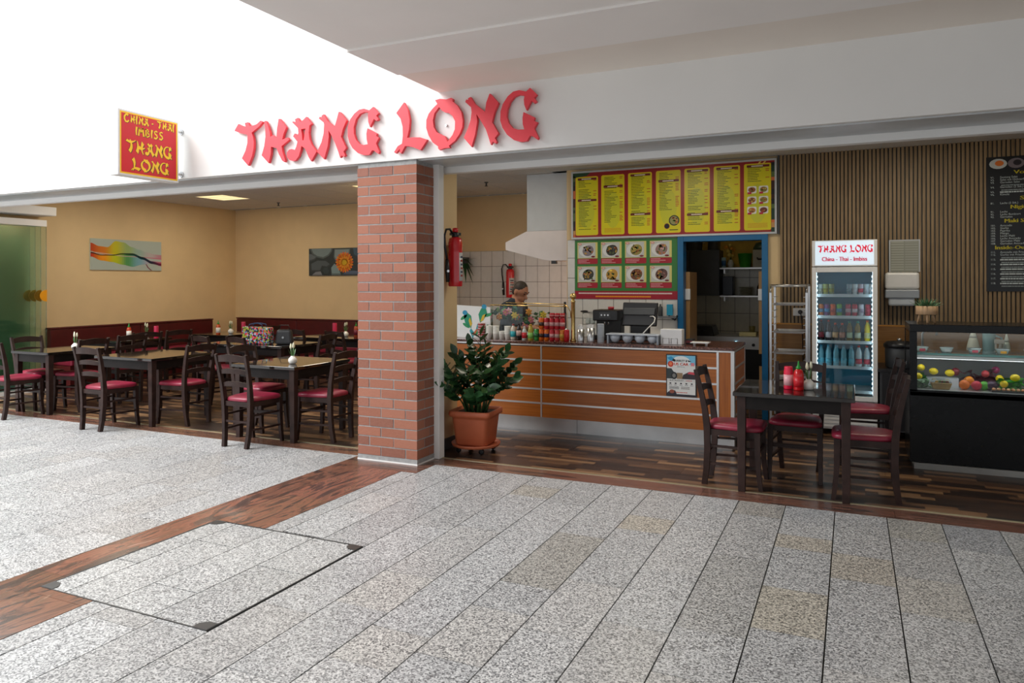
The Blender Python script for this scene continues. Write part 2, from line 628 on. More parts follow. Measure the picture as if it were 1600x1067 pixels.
LETTERS = {
 'T': [[(-5.309,2.981),(-5.258,3.043),(-5.224,3.025),(-5.167,3.009),(-5.177,3.043),(-5.14,3.047),(-5.117,3.007),(-5.07,3.011),(-5.031,3.019),(-4.985,3.048),(-4.958,3.033),(-5.004,2.994),(-5.094,2.945),(-5.077,2.905),(-5.067,2.854),(-5.071,2.794),(-5.091,2.725),(-5.138,2.64),(-5.215,2.714),(-5.171,2.782),(-5.147,2.851),(-5.144,2.929),(-5.238,2.955)]],
 'H': [[(-4.939,3.038),(-4.919,3.039),(-4.894,2.989),(-4.871,2.923),(-4.868,2.888),(-4.836,2.9),(-4.81,2.88),(-4.794,2.871),(-4.787,2.955),(-4.768,3.042),(-4.755,3.043),(-4.68,2.958),(-4.711,2.899),(-4.726,2.851),(-4.661,2.863),(-4.646,2.842),(-4.734,2.79),(-4.724,2.737),(-4.691,2.656),(-4.703,2.643),(-4.728,2.659),(-4.766,2.721),(-4.791,2.777),(-4.859,2.795),(-4.861,2.738),(-4.888,2.646),(-4.972,2.724),(-4.94,2.809),(-4.926,2.893),(-4.929,2.978)]],
 'A': [[(-4.611,2.999),(-4.598,3.005),(-4.569,2.993),(-4.577,3.02),(-4.545,3.032),(-4.521,2.996),(-4.502,2.992),(-4.447,3.032),(-4.387,2.964),(-4.413,2.949),(-4.421,2.887),(-4.412,2.828),(-4.388,2.778),(-4.333,2.711),(-4.394,2.628),(-4.423,2.67),(-4.46,2.745),(-4.504,2.775),(-4.514,2.735),(-4.537,2.683),(-4.57,2.65),(-4.596,2.644),(-4.64,2.656),(-4.671,2.688),(-4.671,2.727),(-4.646,2.752),(-4.615,2.755),(-4.58,2.742),(-4.562,2.773),(-4.549,2.816),(-4.599,2.869),(-4.58,2.894),(-4.546,2.871),(-4.537,2.897),(-4.543,2.939)],[(-4.507,2.926),(-4.456,2.927),(-4.466,2.881),(-4.478,2.824),(-4.492,2.825),(-4.498,2.884)]],
 'N': [[(-4.307,3.002),(-4.295,3.018),(-4.274,3.011),(-4.277,3.023),(-4.253,3.035),(-4.212,2.972),(-4.135,2.91),(-4.123,2.937),(-4.088,3.04),(-4.076,3.039),(-4.004,2.957),(-4.043,2.887),(-4.064,2.821),(-4.009,2.717),(-4.037,2.688),(-4.019,2.653),(-4.033,2.642),(-4.059,2.656),(-4.074,2.636),(-4.094,2.693),(-4.129,2.772),(-4.165,2.836),(-4.199,2.887),(-4.197,2.829),(-4.209,2.749),(-4.25,2.637),(-4.326,2.708),(-4.278,2.788),(-4.254,2.863),(-4.247,2.944),(-4.253,2.963)]],
 'G': [[(-3.723,3.047),(-3.668,2.987),(-3.692,2.968),(-3.668,2.936),(-3.69,2.923),(-3.717,2.943),(-3.757,2.877),(-3.774,2.923),(-3.777,2.979),(-3.771,3.006),(-3.819,3.011),(-3.864,2.999),(-3.904,2.958),(-3.928,2.89),(-3.926,2.834),(-3.905,2.781),(-3.871,2.743),(-3.825,2.728),(-3.78,2.731),(-3.791,2.776),(-3.794,2.823),(-3.783,2.868),(-3.687,2.816),(-3.692,2.795),(-3.666,2.777),(-3.695,2.731),(-3.662,2.659),(-3.67,2.64),(-3.719,2.673),(-3.736,2.676),(-3.764,2.64),(-3.82,2.64),(-3.882,2.662),(-3.939,2.709),(-3.974,2.763),(-3.991,2.821),(-3.988,2.905),(-3.962,2.964),(-3.921,3.007),(-3.87,3.037),(-3.819,3.041),(-3.763,3.021)]],
 'L': [[(-3.488,2.97),(-3.411,3.052),(-3.374,2.987),(-3.356,2.9),(-3.362,2.824),(-3.381,2.752),(-3.322,2.752),(-3.255,2.746),(-3.185,2.721),(-3.251,2.639),(-3.322,2.669),(-3.367,2.682),(-3.402,2.685),(-3.441,2.626),(-3.454,2.638),(-3.453,2.667),(-3.496,2.631),(-3.511,2.643),(-3.474,2.69),(-3.432,2.708),(-3.423,2.772),(-3.425,2.849),(-3.445,2.918)]],
 'O': [[(-3.109,3.038),(-3.063,3.045),(-3.004,3.034),(-2.956,3.042),(-2.941,3.03),(-2.946,3.012),(-2.901,2.975),(-2.864,2.916),(-2.852,2.85),(-2.855,2.796),(-2.88,2.743),(-2.922,2.691),(-2.981,2.654),(-2.969,2.638),(-3.026,2.638),(-3.069,2.626),(-3.083,2.643),(-3.08,2.655),(-3.134,2.694),(-3.172,2.754),(-3.194,2.817),(-3.193,2.883),(-3.171,2.932),(-3.133,2.971),(-3.087,3.006)],[(-3.071,2.979),(-3.047,2.948),(-3.015,2.929),(-2.983,2.923),(-2.946,2.892),(-2.922,2.848),(-2.925,2.783),(-2.946,2.739),(-2.989,2.693),(-2.994,2.687),(-3.019,2.737),(-3.053,2.753),(-3.096,2.775),(-3.124,2.82),(-3.131,2.877),(-3.116,2.932)]],
 'N2': [[(-2.828,2.994),(-2.819,3.014),(-2.801,3.008),(-2.802,3.021),(-2.779,3.03),(-2.744,2.974),(-2.65,2.897),(-2.639,2.97),(-2.609,3.038),(-2.601,3.035),(-2.531,2.956),(-2.567,2.886),(-2.588,2.81),(-2.532,2.715),(-2.563,2.683),(-2.546,2.65),(-2.558,2.637),(-2.581,2.655),(-2.599,2.631),(-2.616,2.682),(-2.642,2.756),(-2.682,2.821),(-2.727,2.888),(-2.72,2.83),(-2.739,2.726),(-2.772,2.628),(-2.843,2.708),(-2.804,2.78),(-2.779,2.845),(-2.771,2.907),(-2.775,2.946)]],
 'G2': [[(-2.26,3.045),(-2.203,2.986),(-2.225,2.963),(-2.204,2.933),(-2.225,2.921),(-2.25,2.945),(-2.29,2.874),(-2.309,2.918),(-2.312,2.96),(-2.306,2.99),(-2.352,3.0),(-2.393,2.99),(-2.429,2.954),(-2.455,2.896),(-2.46,2.84),(-2.444,2.791),(-2.409,2.748),(-2.363,2.73),(-2.309,2.727),(-2.322,2.77),(-2.324,2.813),(-2.316,2.863),(-2.221,2.812),(-2.228,2.785),(-2.197,2.773),(-2.226,2.727),(-2.19,2.654),(-2.197,2.638),(-2.246,2.673),(-2.264,2.672),(-2.286,2.635),(-2.338,2.633),(-2.399,2.653),(-2.456,2.698),(-2.497,2.758),(-2.516,2.817),(-2.513,2.887),(-2.494,2.942),(-2.45,2.999),(-2.403,3.031),(-2.352,3.037),(-2.293,3.019)]],
}
LW = {}
for _k, _lp in LETTERS.items():
    _x0 = min(p[0] for p in _lp[0]); _z0 = 2.63
    LW[_k] = [[((x - _x0) / 0.41, (z - _z0) / 0.41) for x, z in lp] for lp in _lp]
# brush letters that only the small signs use, drawn from tapered strokes
def stroke(pts, w0, w1):
    l, r = [], []
    n = len(pts)
    for i, (x, y) in enumerate(pts):
        a, b = pts[max(i - 1, 0)], pts[min(i + 1, n - 1)]
        dx, dy = b[0] - a[0], b[1] - a[1]
        d = math.hypot(dx, dy) or 1
        w = (w0 + (w1 - w0) * i / (n - 1)) / 2
        l.append((x - dy / d * w, y + dx / d * w))
        r.append((x + dy / d * w, y - dx / d * w))
    return l + r[::-1]
STROKES = {
    'C': [([(0.66, 0.82), (0.5, 0.95), (0.3, 0.9), (0.12, 0.65), (0.12, 0.35), (0.3, 0.1), (0.55, 0.08), (0.75, 0.28)], 0.24, 0.2)],
    'I': [([(0.2, 1.0), (0.12, 0.5), (0.16, 0.0)], 0.28, 0.14)],
    'M': [([(0.08, 0.0), (0.14, 0.5), (0.2, 1.0)], 0.22, 0.15), ([(0.2, 0.98), (0.42, 0.4)], 0.2, 0.14), ([(0.42, 0.4), (0.68, 1.0)], 0.14, 0.2), ([(0.66, 1.0), (0.72, 0.5), (0.82, 0.0)], 0.16, 0.24)],
    'B': [([(0.12, 1.0), (0.12, 0.5), (0.1, 0.0)], 0.16, 0.22), ([(0.05, 0.95), (0.42, 0.9), (0.52, 0.72), (0.2, 0.52)], 0.15, 0.13), ([(0.2, 0.52), (0.58, 0.42), (0.62, 0.2), (0.38, 0.05), (0.05, 0.06)], 0.15, 0.16)],
    'S': [([(0.6, 0.86), (0.4, 0.97), (0.16, 0.82), (0.24, 0.6), (0.5, 0.48), (0.6, 0.25), (0.4, 0.05), (0.08, 0.12)], 0.16, 0.22)],
    '-': [([(0.05, 0.45), (0.3, 0.47)], 0.14, 0.14)],
    ' ': [],
}
def brush_text(pr, s, x, y, h, c, k=2, width=None, outline=None):
    """write s with the brush letters on a Print plane"""
    def adv(ch):
        if ch in LW:
            return max(p[0] for p in LW[ch][0]) * 0.93 + 0.06
        if ch == ' ':
            return 0.35
        return max(p[0] for st in STROKES[ch] for p in st[0]) + 0.2
    tot = sum(adv(ch) for ch in s)
    sx = h if width is None else width / tot
    cx = x
    for ch in s:
        lps = [LW[ch]] if ch in LW else [[stroke(*st)] for st in STROKES[ch]]
        for lp in lps:
            if outline:
                ox = sum(p[0] for p in lp[0]) / len(lp[0]); oy = sum(p[1] for p in lp[0]) / len(lp[0])
                pr.loops(lp, outline, k - 1, lambda a, b: (cx + (a - ox) * sx * 1.06 + ox * sx + 0.05 * sx, y + (b - 0.05) * h))
                pr.loops(lp, outline, k - 1, lambda a, b: (cx + a * sx - 0.035 * sx, y + b * h))
            pr.loops(lp, c, k, lambda a, b: (cx + a * sx, y + b * h))
        cx += adv(ch) * sx
# ================================================================ THE SETTING
CY, SY = math.cos(YAW), math.sin(YAW)
def px(x, y, z=0.0):
    d = -SY * x + CY * y
    if d < 0.3:
        return None
    return 800 + 1151 * (CY * x + SY * y) / d, 441.3 - 1151 * (z - 1.54) / d

# ---- floor of the hall: dark bed, granite slabs, brown stone bands
floor = struct(MB().bb(-16, 9, -9, 5.64, -0.08, -0.014).build('floor', M['joint']), 'grey speckled granite floor of the shopping hall')
unit = MB().bb(-0.5, 0.5, -0.5, 0.5, -0.013, 0.0).mesh('granite_tile', M['granite'])
tr = random.Random(3)
FIXED = {0: [5.25, 4.57, 4.18, 3.2], 1: [4.99, 4.35, 3.88], -1: [4.78, 4.54, 3.93, 3.43], 2: [4.92, 4.28], -2: [5.08, 4.28, 3.3], -3: [4.68, 3.9], -4: [4.76, 4.47, 3.6], -5: [5.0, 4.25, 3.43], -6: [4.81, 3.99, 3.55], -7: [5.13, 4.86, 4.1], -8: [4.64, 4.0]}
HX0, HX1, HY0, HY1 = -3.75, -2.60, 2.39, 3.54
tiles = []
def column(x0, x1, top, breaks=None):
    ys = [top]
    if breaks:
        ys += breaks
    y = ys[-1]
    if not breaks:
        y = top - tr.uniform(0.12, 0.6)
        ys.append(y)
    while y > 0.6:
        y -= tr.choice((0.31, 0.42, 0.5, 0.6, 0.68, 0.8))
        ys.append(y)
    for a, b in zip(ys[:-1], ys[1:]):
        segs = [(b, a)]
        if x1 > HX0 + 0.01 and x0 < HX1 - 0.01:
            segs = []
            if a > HY1:
                segs.append((max(b, HY1), a))
            if b < HY0:
                segs.append((b, min(a, HY0)))
        for s0, s1 in segs:
            if s1 - s0 > 0.02:
                tiles.append((x0, x1, s0, s1))
k = -10
while k < 8:
    x0 = -0.11 + 0.31 * k
    x0c = max(x0, -3.35)
    column(x0c, x0 + 0.31, 5.39 if x0 > -3.22 else 5.08, FIXED.get(k))
    k += 1
column(-3.35, -3.21, 5.08)
for k in range(26):
    column(-4.0 - 0.31 * (k + 1), -4.0 - 0.31 * k, 5.39)
TINT = [(-1.2, 4.6, (1.05, 0.97, 0.84)), (-1.5, 3.8, (0.84, 0.81, 0.75)), (-.27, 4.65, (1.0, 0.92, 0.80)), (.05, 4.4, (0.96, 0.89, 0.78)), (-.27, 3.7, (1.0, 0.93, 0.80)), (-.57, 5.2, (0.92, 0.87, 0.80)), (.35, 4.1, (1.02, 0.98, 0.91)), (-2.1, 5.0, (0.92, 0.87, 0.78)), (-.57, 3.9, (0.88, 0.87, 0.85)), (.35, 5.2, (0.95, 0.92, 0.85)), (.66, 5.1, (0.86, 0.88, 0.92)), (.66, 4.6, (1.08, 1.09, 1.10)), (-1.8, 2.6, (1.08, 1.05, 1.0)), (-1.5, 3.0, (1.07, 1.04, 1.0)), (-2.1, 3.2, (1.08, 1.05, 1.0))]
vis = []
for (x0, x1, y0, y1) in tiles:
    qs = [px(x, y) for x in (x0, x1) for y in (y0, y1)]
    ins = [q for q in qs if q and -250 < q[0] < 1850 and 560 < q[1] < 1400]
    if ins:
        vis.append((x0, x1, y0, y1))
vis.sort(key=lambda t: (t[0] + t[1]) ** 2 / 4 + (t[2] + t[3]) ** 2 / 4)
def tile_tint(x0, x1, y0, y1):
    t = tr.uniform(0.90, 1.10)
    w = tr.choice((0.0, 0.0, 0.0, 0.02, 0.04))
    c = (t, t * (1 - w * 0.5), t * (1 - w))
    for u, v, col in TINT:
        if x0 < u < x1 and y0 < v < y1:
            return col
    return c
G = 0.0065
for i, (x0, x1, y0, y1) in enumerate(vis[:300]):
    o = obj('granite_tile', unit, floor)
    o.location = ((x0 + x1) / 2, (y0 + y1) / 2, tr.uniform(-0.0008, 0.0))
    o.scale = (x1 - x0 - (G if x0 > -4 else 0.0035), y1 - y0 - 0.0025, 1)
    c = tile_tint(x0, x1, y0, y1)
    o.color = (c[0], c[1], c[2], 1)
rest = MB()
done = set(vis[:300])
for t in tiles:
    if t not in done:
        x0, x1, y0, y1 = t
        rest.bb(x0 + G / 2, x1 - G / 2, y0 + G / 3, y1 - G / 3, -0.013, 0.0)
rest.bb(-16, -12.07, -9, 5.39, -0.013, 0)
rest.bb(2.37, 9, -9, 5.39, -0.013, 0)
rest.bb(-12.06, 2.36, -9, -0.2, -0.013, 0)
rest = rest.build('granite_tiling', M['granite'], floor)
rest['kind'] = 'stuff'
rest.color = (1, 0.99, 0.98, 1)

# bands of brown veined stone
def slab(x0, x1, y0, y1, mat):
    o = MB().bb(x0 + 0.001, x1 - 0.001, y0 + 0.001, y1 - 0.001, -0.013, 0.0004).build('stone_slab', M[mat], floor)
    t = tr.uniform(0.85, 1.2)
    o.color = (t, t * tr.uniform(0.92, 1.05), t, 1)
for lane in range(2):
    xa, xb = ((-4.0, -3.75), (-3.75, -3.35))[lane]
    y = 5.08
    while y > 0.2:
        n = y - tr.choice((0.8, 1.05, 1.3, 1.5)) * (0.6 if y == 5.08 and lane else 1)
        if lane == 1 and n < HY1 and y > HY0:
            if y > HY1:
                slab(xa, xb, HY1, y, 'band_y')
            if n < HY0:
                slab(xa, xb, n, HY0, 'band_y')
        else:
            slab(xa, xb, n, y, 'band_y')
        y = n
x = -12.0
while x < 2.4:
    n = x + tr.choice((0.9, 1.25, 1.5))
    slab(x, min(n, 2.6), 5.39, 5.615, 'band_x')
    x = n
slab(-4.0, -3.21, 5.08, 5.39, 'band_x')

# brass joint between hall and shop
struct(MB().bb(-12, 2.6, 5.615, 5.64, -0.02, 0.004).build('trim_1', M['brass_dull'], None), 'thin brass floor profile along the shop front')

# ---- hatch in the floor
h = thing('floor_hatch', 'square steel-framed floor hatch filled with granite slabs', 'hatch', ((HX0 + HX1) / 2, (HY0 + HY1) / 2, 0))
hx, hy = (HX1 - HX0) / 2, (HY1 - HY0) / 2
M['hatch_steel'] = plain('hatch_steel', (0.10, 0.10, 0.10), 0.35, 0.8)
f = MB()
e = 0.007
f.bb(-hx, hx, -hy, -hy + e, -0.013, 0.002).bb(-hx, hx, hy - e, hy, -0.013, 0.002)
f.bb(-hx, -hx + e, -hy + e, hy - e, -0.013, 0.002).bb(hx - e, hx, -hy + e, hy - e, -0.013, 0.002)
f.build('frame', M['hatch_steel'], h)
for sx in (-1, 1):
    for sy in (-1, 1):
        MB().prism([[(0, 0), (0.085, 0), (0.085, 0.035), (0.05, 0.07), (0, 0.07)]],
                   lambda x, y, t: (sx * (hx - 0.003 - x), sy * (hy - 0.003 - y), t), -0.01, 0.0032).build('corner_plate', M['hatch_steel'], h)
hxs = [-hx + e, -0.40, -0.09, 0.22, hx - e]
for i in range(4):
    ys = [-hy + e, (-0.15, 0.25, -0.3, 0.1)[i], hy - e]
    for j in range(2):
        o = obj('granite_tile', unit, h)
        o.location = ((hxs[i] + hxs[i + 1]) / 2, (ys[j] + ys[j + 1]) / 2, 0)
        o.scale = (hxs[i + 1] - hxs[i] - G, ys[j + 1] - ys[j] - G, 1)
        t = (1.12, 1.0, 1.06, 1.02, 1.08, 1.1, 0.95, 1.05)[i * 2 + j]
        o.color = (t, t, t * 0.99, 1)

# ---- shop floor: laminate boards
sfl = struct(MB().bb(-11.2, 3.2, 5.64, 11.1, -0.08, -0.010).build('floor_shop', M['joint']), 'dark brown laminate floor of the snack bar')
bunit = MB().bb(-0.5, 0.5, -0.5, 0.5, -0.009, 0.0).mesh('laminate_board', M['laminate'])
yy = 5.64
nb = 0
while yy < 10.7:
    x = -11.0 - tr.uniform(0, 1.2)
    while x < 3.1:
        x0, x1 = max(x, -11.0), min(x + 1.29, 3.1)
        if x1 - x0 > 0.05:
            o = obj('laminate_board', bunit, sfl)
            o.location = ((x0 + x1) / 2, yy + 0.128, 0)
            o.scale = (x1 - x0 - 0.0012, 0.2548, 1)
            nb += 1
        x += 1.29
    yy += 0.256

# ---- walls
wl = struct(MB().bb(-11.0, -10.85, 5.72, 10.86, 0, 2.95).build('wall_left', M['cream_paint']), 'plain cream side wall of the dining room')
wb = struct(MB().bb(-10.85, -3.26, 10.71, 10.86, 0, 2.95).build('wall_back', M['cream_paint']), 'plain cream back wall of dining room and kitchen')
# partition between dining room and kitchen, with the short return beside the pillar
struct(MB().bb(-3.62, -3.42, 5.66, 6.15, 0, 2.95).build('wall_partition', M['cream_paint']), 'cream partition end with the fire extinguisher')
struct(MB().bb(-6.04, -5.96, 8.6, 10.71, 0, 2.95).build('wall_divider', M['cream_paint']), 'cream wall between dining room and kitchen')
struct(MB().bb(-3.419, -3.405, 5.67, 6.15, 0, 0.10).build('baseboard_partition', M['dark_grey']))
# wall with menu boards, door opening to the back kitchen, slat wall
wm = MB()
wm.bb(-3.26, -1.86, 8.70, 8.82, 0, 2.95)
wm.bb(-1.86, -0.86, 8.70, 8.82, 2.07, 2.95)
wm.bb(-0.86, 3.1, 8.70, 8.82, 0, 2.95)
wm.bb(-3.26, -3.12, 8.82, 10.71, 0, 2.95)
wmenu = struct(wm.build('wall_menu', M['cream_paint']), 'wall behind the counter with menu boards and slats')
struct(MB().bb(3.1, 3.25, 5.64, 8.82, 0, 2.95).build('wall_right', M['cream_paint']))
struct(MB().bb(3.25, 9, 5.60, 5.72, 0, 2.58).build('wall_neighbour', M['white_paint']))
kb = struct(MB().bb(-3.12, 0.3, 10.71, 10.86, 0, 2.95).bb(0.15, 0.3, 8.82, 10.71, 0, 2.95).build('wall_kitchen', plain('kitchen_yellow', rgb(196, 160, 60), 0.7)), 'ochre back kitchen wall seen through the doorway')

# white tiles behind the stove and counter, each a piece
tmesh = MB().bb(-0.5, 0.5, -0.006, 0.0, -0.5, 0.5).mesh('wall_tile', M['wall_tile'])
ktile = MB().bb(-0.5, 0.5, -0.006, 0.0, -0.5, 0.5).mesh('wall_tile', M['kitchen_tile'])
gm = plain('tile_grout', (0.10, 0.095, 0.09), 0.9)
def tile_field(parent, mesh, x0, x1, z0, z1, y, ox, oz, w=0.2, hh=0.25):
    MB().bb(x0, x1, y - 0.003, y, z0, z1).build('grout', gm, parent)
    i0 = math.floor((x0 - ox) / w)
    xx = ox + i0 * w
    while xx < x1 - 0.005:
        a, b = max(xx, x0), min(xx + w, x1)
        zz = oz - math.ceil((oz - z0) / hh) * hh
        while zz < z1 - 0.005:
            c, d = max(zz, z0), min(zz + hh, z1)
            if b - a > 0.02 and d - c > 0.02:
                o = obj('wall_tile', mesh, parent)
                o.location = ((a + b) / 2, y - 0.002, (c + d) / 2)
                o.scale = (b - a - 0.006, 1, d - c - 0.006)
            zz += hh
        xx += w
tile_field(wb, tmesh, -5.955, -3.27, 0.8, 2.05, 10.709, -5.703, 2.05)
tile_field(wmenu, tmesh, -3.25, -1.87, 0.6, 2.07, 8.699, -3.05, 1.844)
tile_field(kb, ktile, -3.1, 0.14, 0.8, 1.75, 10.709, -2.3, 1.35)

# wooden slats on dark felt, panel below
MB().bb(-0.73, 3.09, 8.692, 8.699, 1.085, 2.95).build('felt_backing', plain('felt', (0.08, 0.085, 0.085), 0.95), wmenu)
smesh = MB().bb(-0.5, 0.5, -0.022, 0, -0.9325, 0.9325).mesh('slat', M['slat_wood'])
xx = -0.715
while xx < 3.07:
    o = obj('slat', smesh, wmenu)
    o.location = (xx, 8.692, 2.0175)
    o.scale = (0.0255, 1, 1)
    xx += 0.0385
MB().bb(-0.86, 3.09, 8.680, 8.699, 0, 1.07).build('wood_panel', M['panel_wood'], wmenu)
MB().bb(-0.86, 3.09, 8.672, 8.699, 1.07, 1.085).build('panel_trim', cm((205, 140, 40)), wmenu)
MB().bb(-0.752, -0.735, 8.66, 8.699, 2.07, 2.95).build('edge_trim', M['dark_grey'], wmenu)

# ---- fascia beam and upper hall wall
fas = struct(MB().bb(-16, 9, 5.27, 5.72, 2.58, 9.0).build('wall_fascia', M['white_paint']), 'white fascia above the shop front carrying the red letters')
struct(MB().bb(-16, 4.5, 5.721, 5.80, 2.515, 2.95).build('trim_2', M['white_paint']), 'white head rail of the folding glass front')
struct(MB().bb(-16, 4.5, 5.32, 5.719, 2.570, 2.5795).build('trim_3', M['grey_metal']), 'grey soffit strip under the fascia')
struct(MB().bb(-16, -10.98, 5.72, 5.86, 0, 2.58).build('wall_far_left', M['white_paint']))
struct(MB().bb(-3.335, -3.275, 5.565, 5.655, 0, 2.58).build('trim_4', M['white_paint'], None, 0.004), 'narrow white steel post beside the brick pillar')

# ---- lower hall ceiling on the right (ends at the atrium)
cl = MB()
cl.bb(-3.1, 9, 4.67, 5.27, 3.11, 3.5)
struct(cl.build('ceiling_hall', M['ceiling_plaster']), 'beige plaster ceiling strip along the fascia')
struct(MB().bb(-3.1, 9, 4.05, 4.668, 3.10, 3.5).build('ceiling_hall_step', M['ceiling_plaster_light']))
struct(MB().bb(-3.1, 9, -9, 4.048, 3.115, 3.5).build('ceiling_hall_main', M['ceiling_plaster_light']))

# ---- shop ceiling: mineral tiles in a grid
ce = struct(MB().bb(-11, 3.25, 5.72, 10.86, 2.965, 3.1).build('ceiling', M['dark_grey']), 'suspended ceiling of square mineral tiles')
cmesh = MB().bb(-0.306, 0.306, -0.306, 0.306, -0.010, 0.012).mesh('ceiling_tile', M['tile_ceiling'])
LAMPS = {(2, 5), (7, 5), (2, 2), (7, 2), (10, 2), (14, 2), (18, 2)}
ni = 0
for i in range(23):
    for j in range(1, 8):
        x, y = -10.98 + 0.3125 + i * 0.625, 5.585 + 0.3125 + j * 0.625
        if x > 3.1 or y > 10.45 or (i, j) in LAMPS or (x > -3.4 and y > 8.45):
            continue
        o = obj('ceiling_tile', cmesh, ce)
        o.location = (x, y, 2.955)
gridm = MB()
for i in range(24):
    gridm.bb(-10.98 + i * 0.625 - 0.008, -10.98 + i * 0.625 + 0.008, 5.8, 10.71, 2.944, 2.966)
for j in range(1, 9):
    y = 5.585 + j * 0.625
    if y < 5.82:
        continue
    gridm.bb(-10.98, 3.1, y - 0.008, y + 0.008, 2.944, 2.966)
gridm.build('ceiling_grid', M['grey_metal'], ce)
LNAME = {(2, 5): 'glowing ceiling light panel above the left dining tables', (7, 5): 'ceiling light panel half hidden by the pillar top', (10, 5): 'ceiling light panel over the kitchen', (2, 2): 'ceiling light panel just behind the fascia at far left', (7, 2): 'ceiling light panel just behind the fascia left of pillar', (10, 2): 'ceiling light panel just behind the fascia near pillar', (14, 2): 'ceiling light panel above the counter front', (18, 2): 'ceiling light panel above the right-hand table', (14, 4): 'ceiling light panel in front of the menu board'}
for (i, j) in sorted(LAMPS):
    x, y = -10.98 + 0.3125 + i * 0.625, 5.585 + 0.3125 + j * 0.625
    if (i, j) == (2, 5):
        pass
    t = thing('ceiling_light', LNAME[(i, j)], 'ceiling light', (x, y, 2.952), group='square ceiling light panels')
    MB().bb(-0.30, 0.30, -0.30, 0.30, -0.002, 0.01).build('diffuser', M['lamp_panel'], t)
    fr = MB()
    for s in (-1, 1):
        fr.bb(-0.306, 0.306, s * 0.303 - 0.004, s * 0.303 + 0.004, -0.006, 0.008)
        fr.bb(s * 0.303 - 0.004, s * 0.303 + 0.004, -0.3, 0.3, -0.006, 0.008)
    for s in (-0.1, 0.1):
        fr.bb(-0.3, 0.3, s - 0.004, s + 0.004, -0.006, -0.002)
    fr.build('frame', M['white_plastic'], t)
    al = bpy.data.lights.new('panel_light', 'AREA')
    al.shape = 'SQUARE'
    al.size = 0.58
    al.energy = 12
    al.color = (1.0, 0.90, 0.74)
    alo = bpy.data.objects.new('panel_light', al)
    COL.objects.link(alo)
    alo.parent = t
    alo.location = (0, 0, -0.012)
t = thing('ceiling_light', 'dim round kitchen ceiling lamp behind the doorway', 'ceiling light', (-1.5, 9.7, 2.964))
MB().lathe([(0.17, 0), (0.18, -0.02), (0.16, -0.06), (0.08, -0.085), (0.0005, -0.09)], 20).build('diffuser', emit('kitchen_lamp', (1.0, 0.86, 0.55), 2.2), t)
MB().lathe([(0.185, 0.0), (0.19, -0.018), (0.182, -0.02)], 20).build('rim', M['steel'], t)
for x, y, lab in ((-9.1, 9.97, 'tiny sprinkler head under the dining room ceiling'), (-4.65, 9.21, 'tiny sprinkler head under the kitchen ceiling')):
    t = thing('sprinkler', lab, 'sprinkler', (x, y, 2.945))
    MB().lathe([(0.03, 0), (0.028, -0.01), (0.012, -0.015), (0.012, -0.05), (0.025, -0.055), (0.025, -0.06)], 10).build('sprinkler_head', M['dark_grey'], t)

# ---- brick pillar: mortar core, every brick a piece
PX0, PX1, PY0, PY1 = -3.93, -3.325, 5.285, 5.56
pil = struct(MB().bb(PX0 + 0.0035, PX1 - 0.0035, PY0 + 0.0035, PY1 - 0.0035, 0, 2.58).build('wall_pillar', M['mortar']), 'square red brick pillar with grey mortar joints')
MB().bb(PX0 - 0.004, PX1 + 0.004, PY0 - 0.004, PY1, 0, 0.012).build('base_strip', M['white_paint'], pil)
MB().bb(PX0 - 0.001, PX1 + 0.001, PY0 - 0.001, PY1, 0.012, 0.045).build('base_course', M['mortar'], pil)
bmeshes = {}
br = random.Random(11)
def brick(x0, x1, y0, y1, z0, z1):
    k = (round(x1 - x0, 3), round(y1 - y0, 3))
    if k not in bmeshes:
        m_ = MB().bb(-k[0] / 2, k[0] / 2, -k[1] / 2, k[1] / 2, -0.0362, 0.0362)
        bmeshes[k] = m_.mesh('brick', M['brick_red'])
    o = obj('brick', bmeshes[k], pil)
    o.location = ((x0 + x1) / 2 + br.uniform(-0.001, 0.001), (y0 + y1) / 2 + br.uniform(-0.0015, 0.0012), (z0 + z1) / 2)
c = 0
J = 0.010
while True:
    z0 = 0.05 + c * 0.0833
    z1 = z0 + 0.0724
    if z1 > 2.58:
        break
    xs = [PX0, PX0 + 0.115, PX0 + 0.365, PX1] if c % 2 else [PX0, PX0 + 0.235, PX0 + 0.485, PX1]
    for i in range(3):
        a = xs[i] + (J if i else 0)
        b = xs[i + 1]
        dep = 0.12
        if i == 0 and c % 2:
            dep = 0.20
        if i == 2 and not c % 2:
            dep = 0.20
        brick(a, b, PY0, PY0 + dep, z0, z1)
        brick(a, b, PY0 + dep + J, PY1, z0, z1)
    c += 1
# ================================================================ SIGNS ON THE FASCIA
t = thing('fascia_sign', 'large red brush-style letters mounted on the white fascia above the pillar', 'sign', (-3.75, 5.27, 2.63))
for k in ('T', 'H', 'A', 'N', 'G', 'L', 'O', 'N2', 'G2'):
    MB().prism(LETTERS[k], lambda x, z, tt: (x + 3.75, tt, z - 2.63), -0.012, -0.042).build('letter', M['sign_red'], t)
    cxl = sum(p[0] for p in LETTERS[k][0]) / len(LETTERS[k][0]) + 3.75
    MB().tube([(cxl, 0.0, 0.2), (cxl, -0.014, 0.2)], 0.01, 8).build('spacer', M['steel'], t)

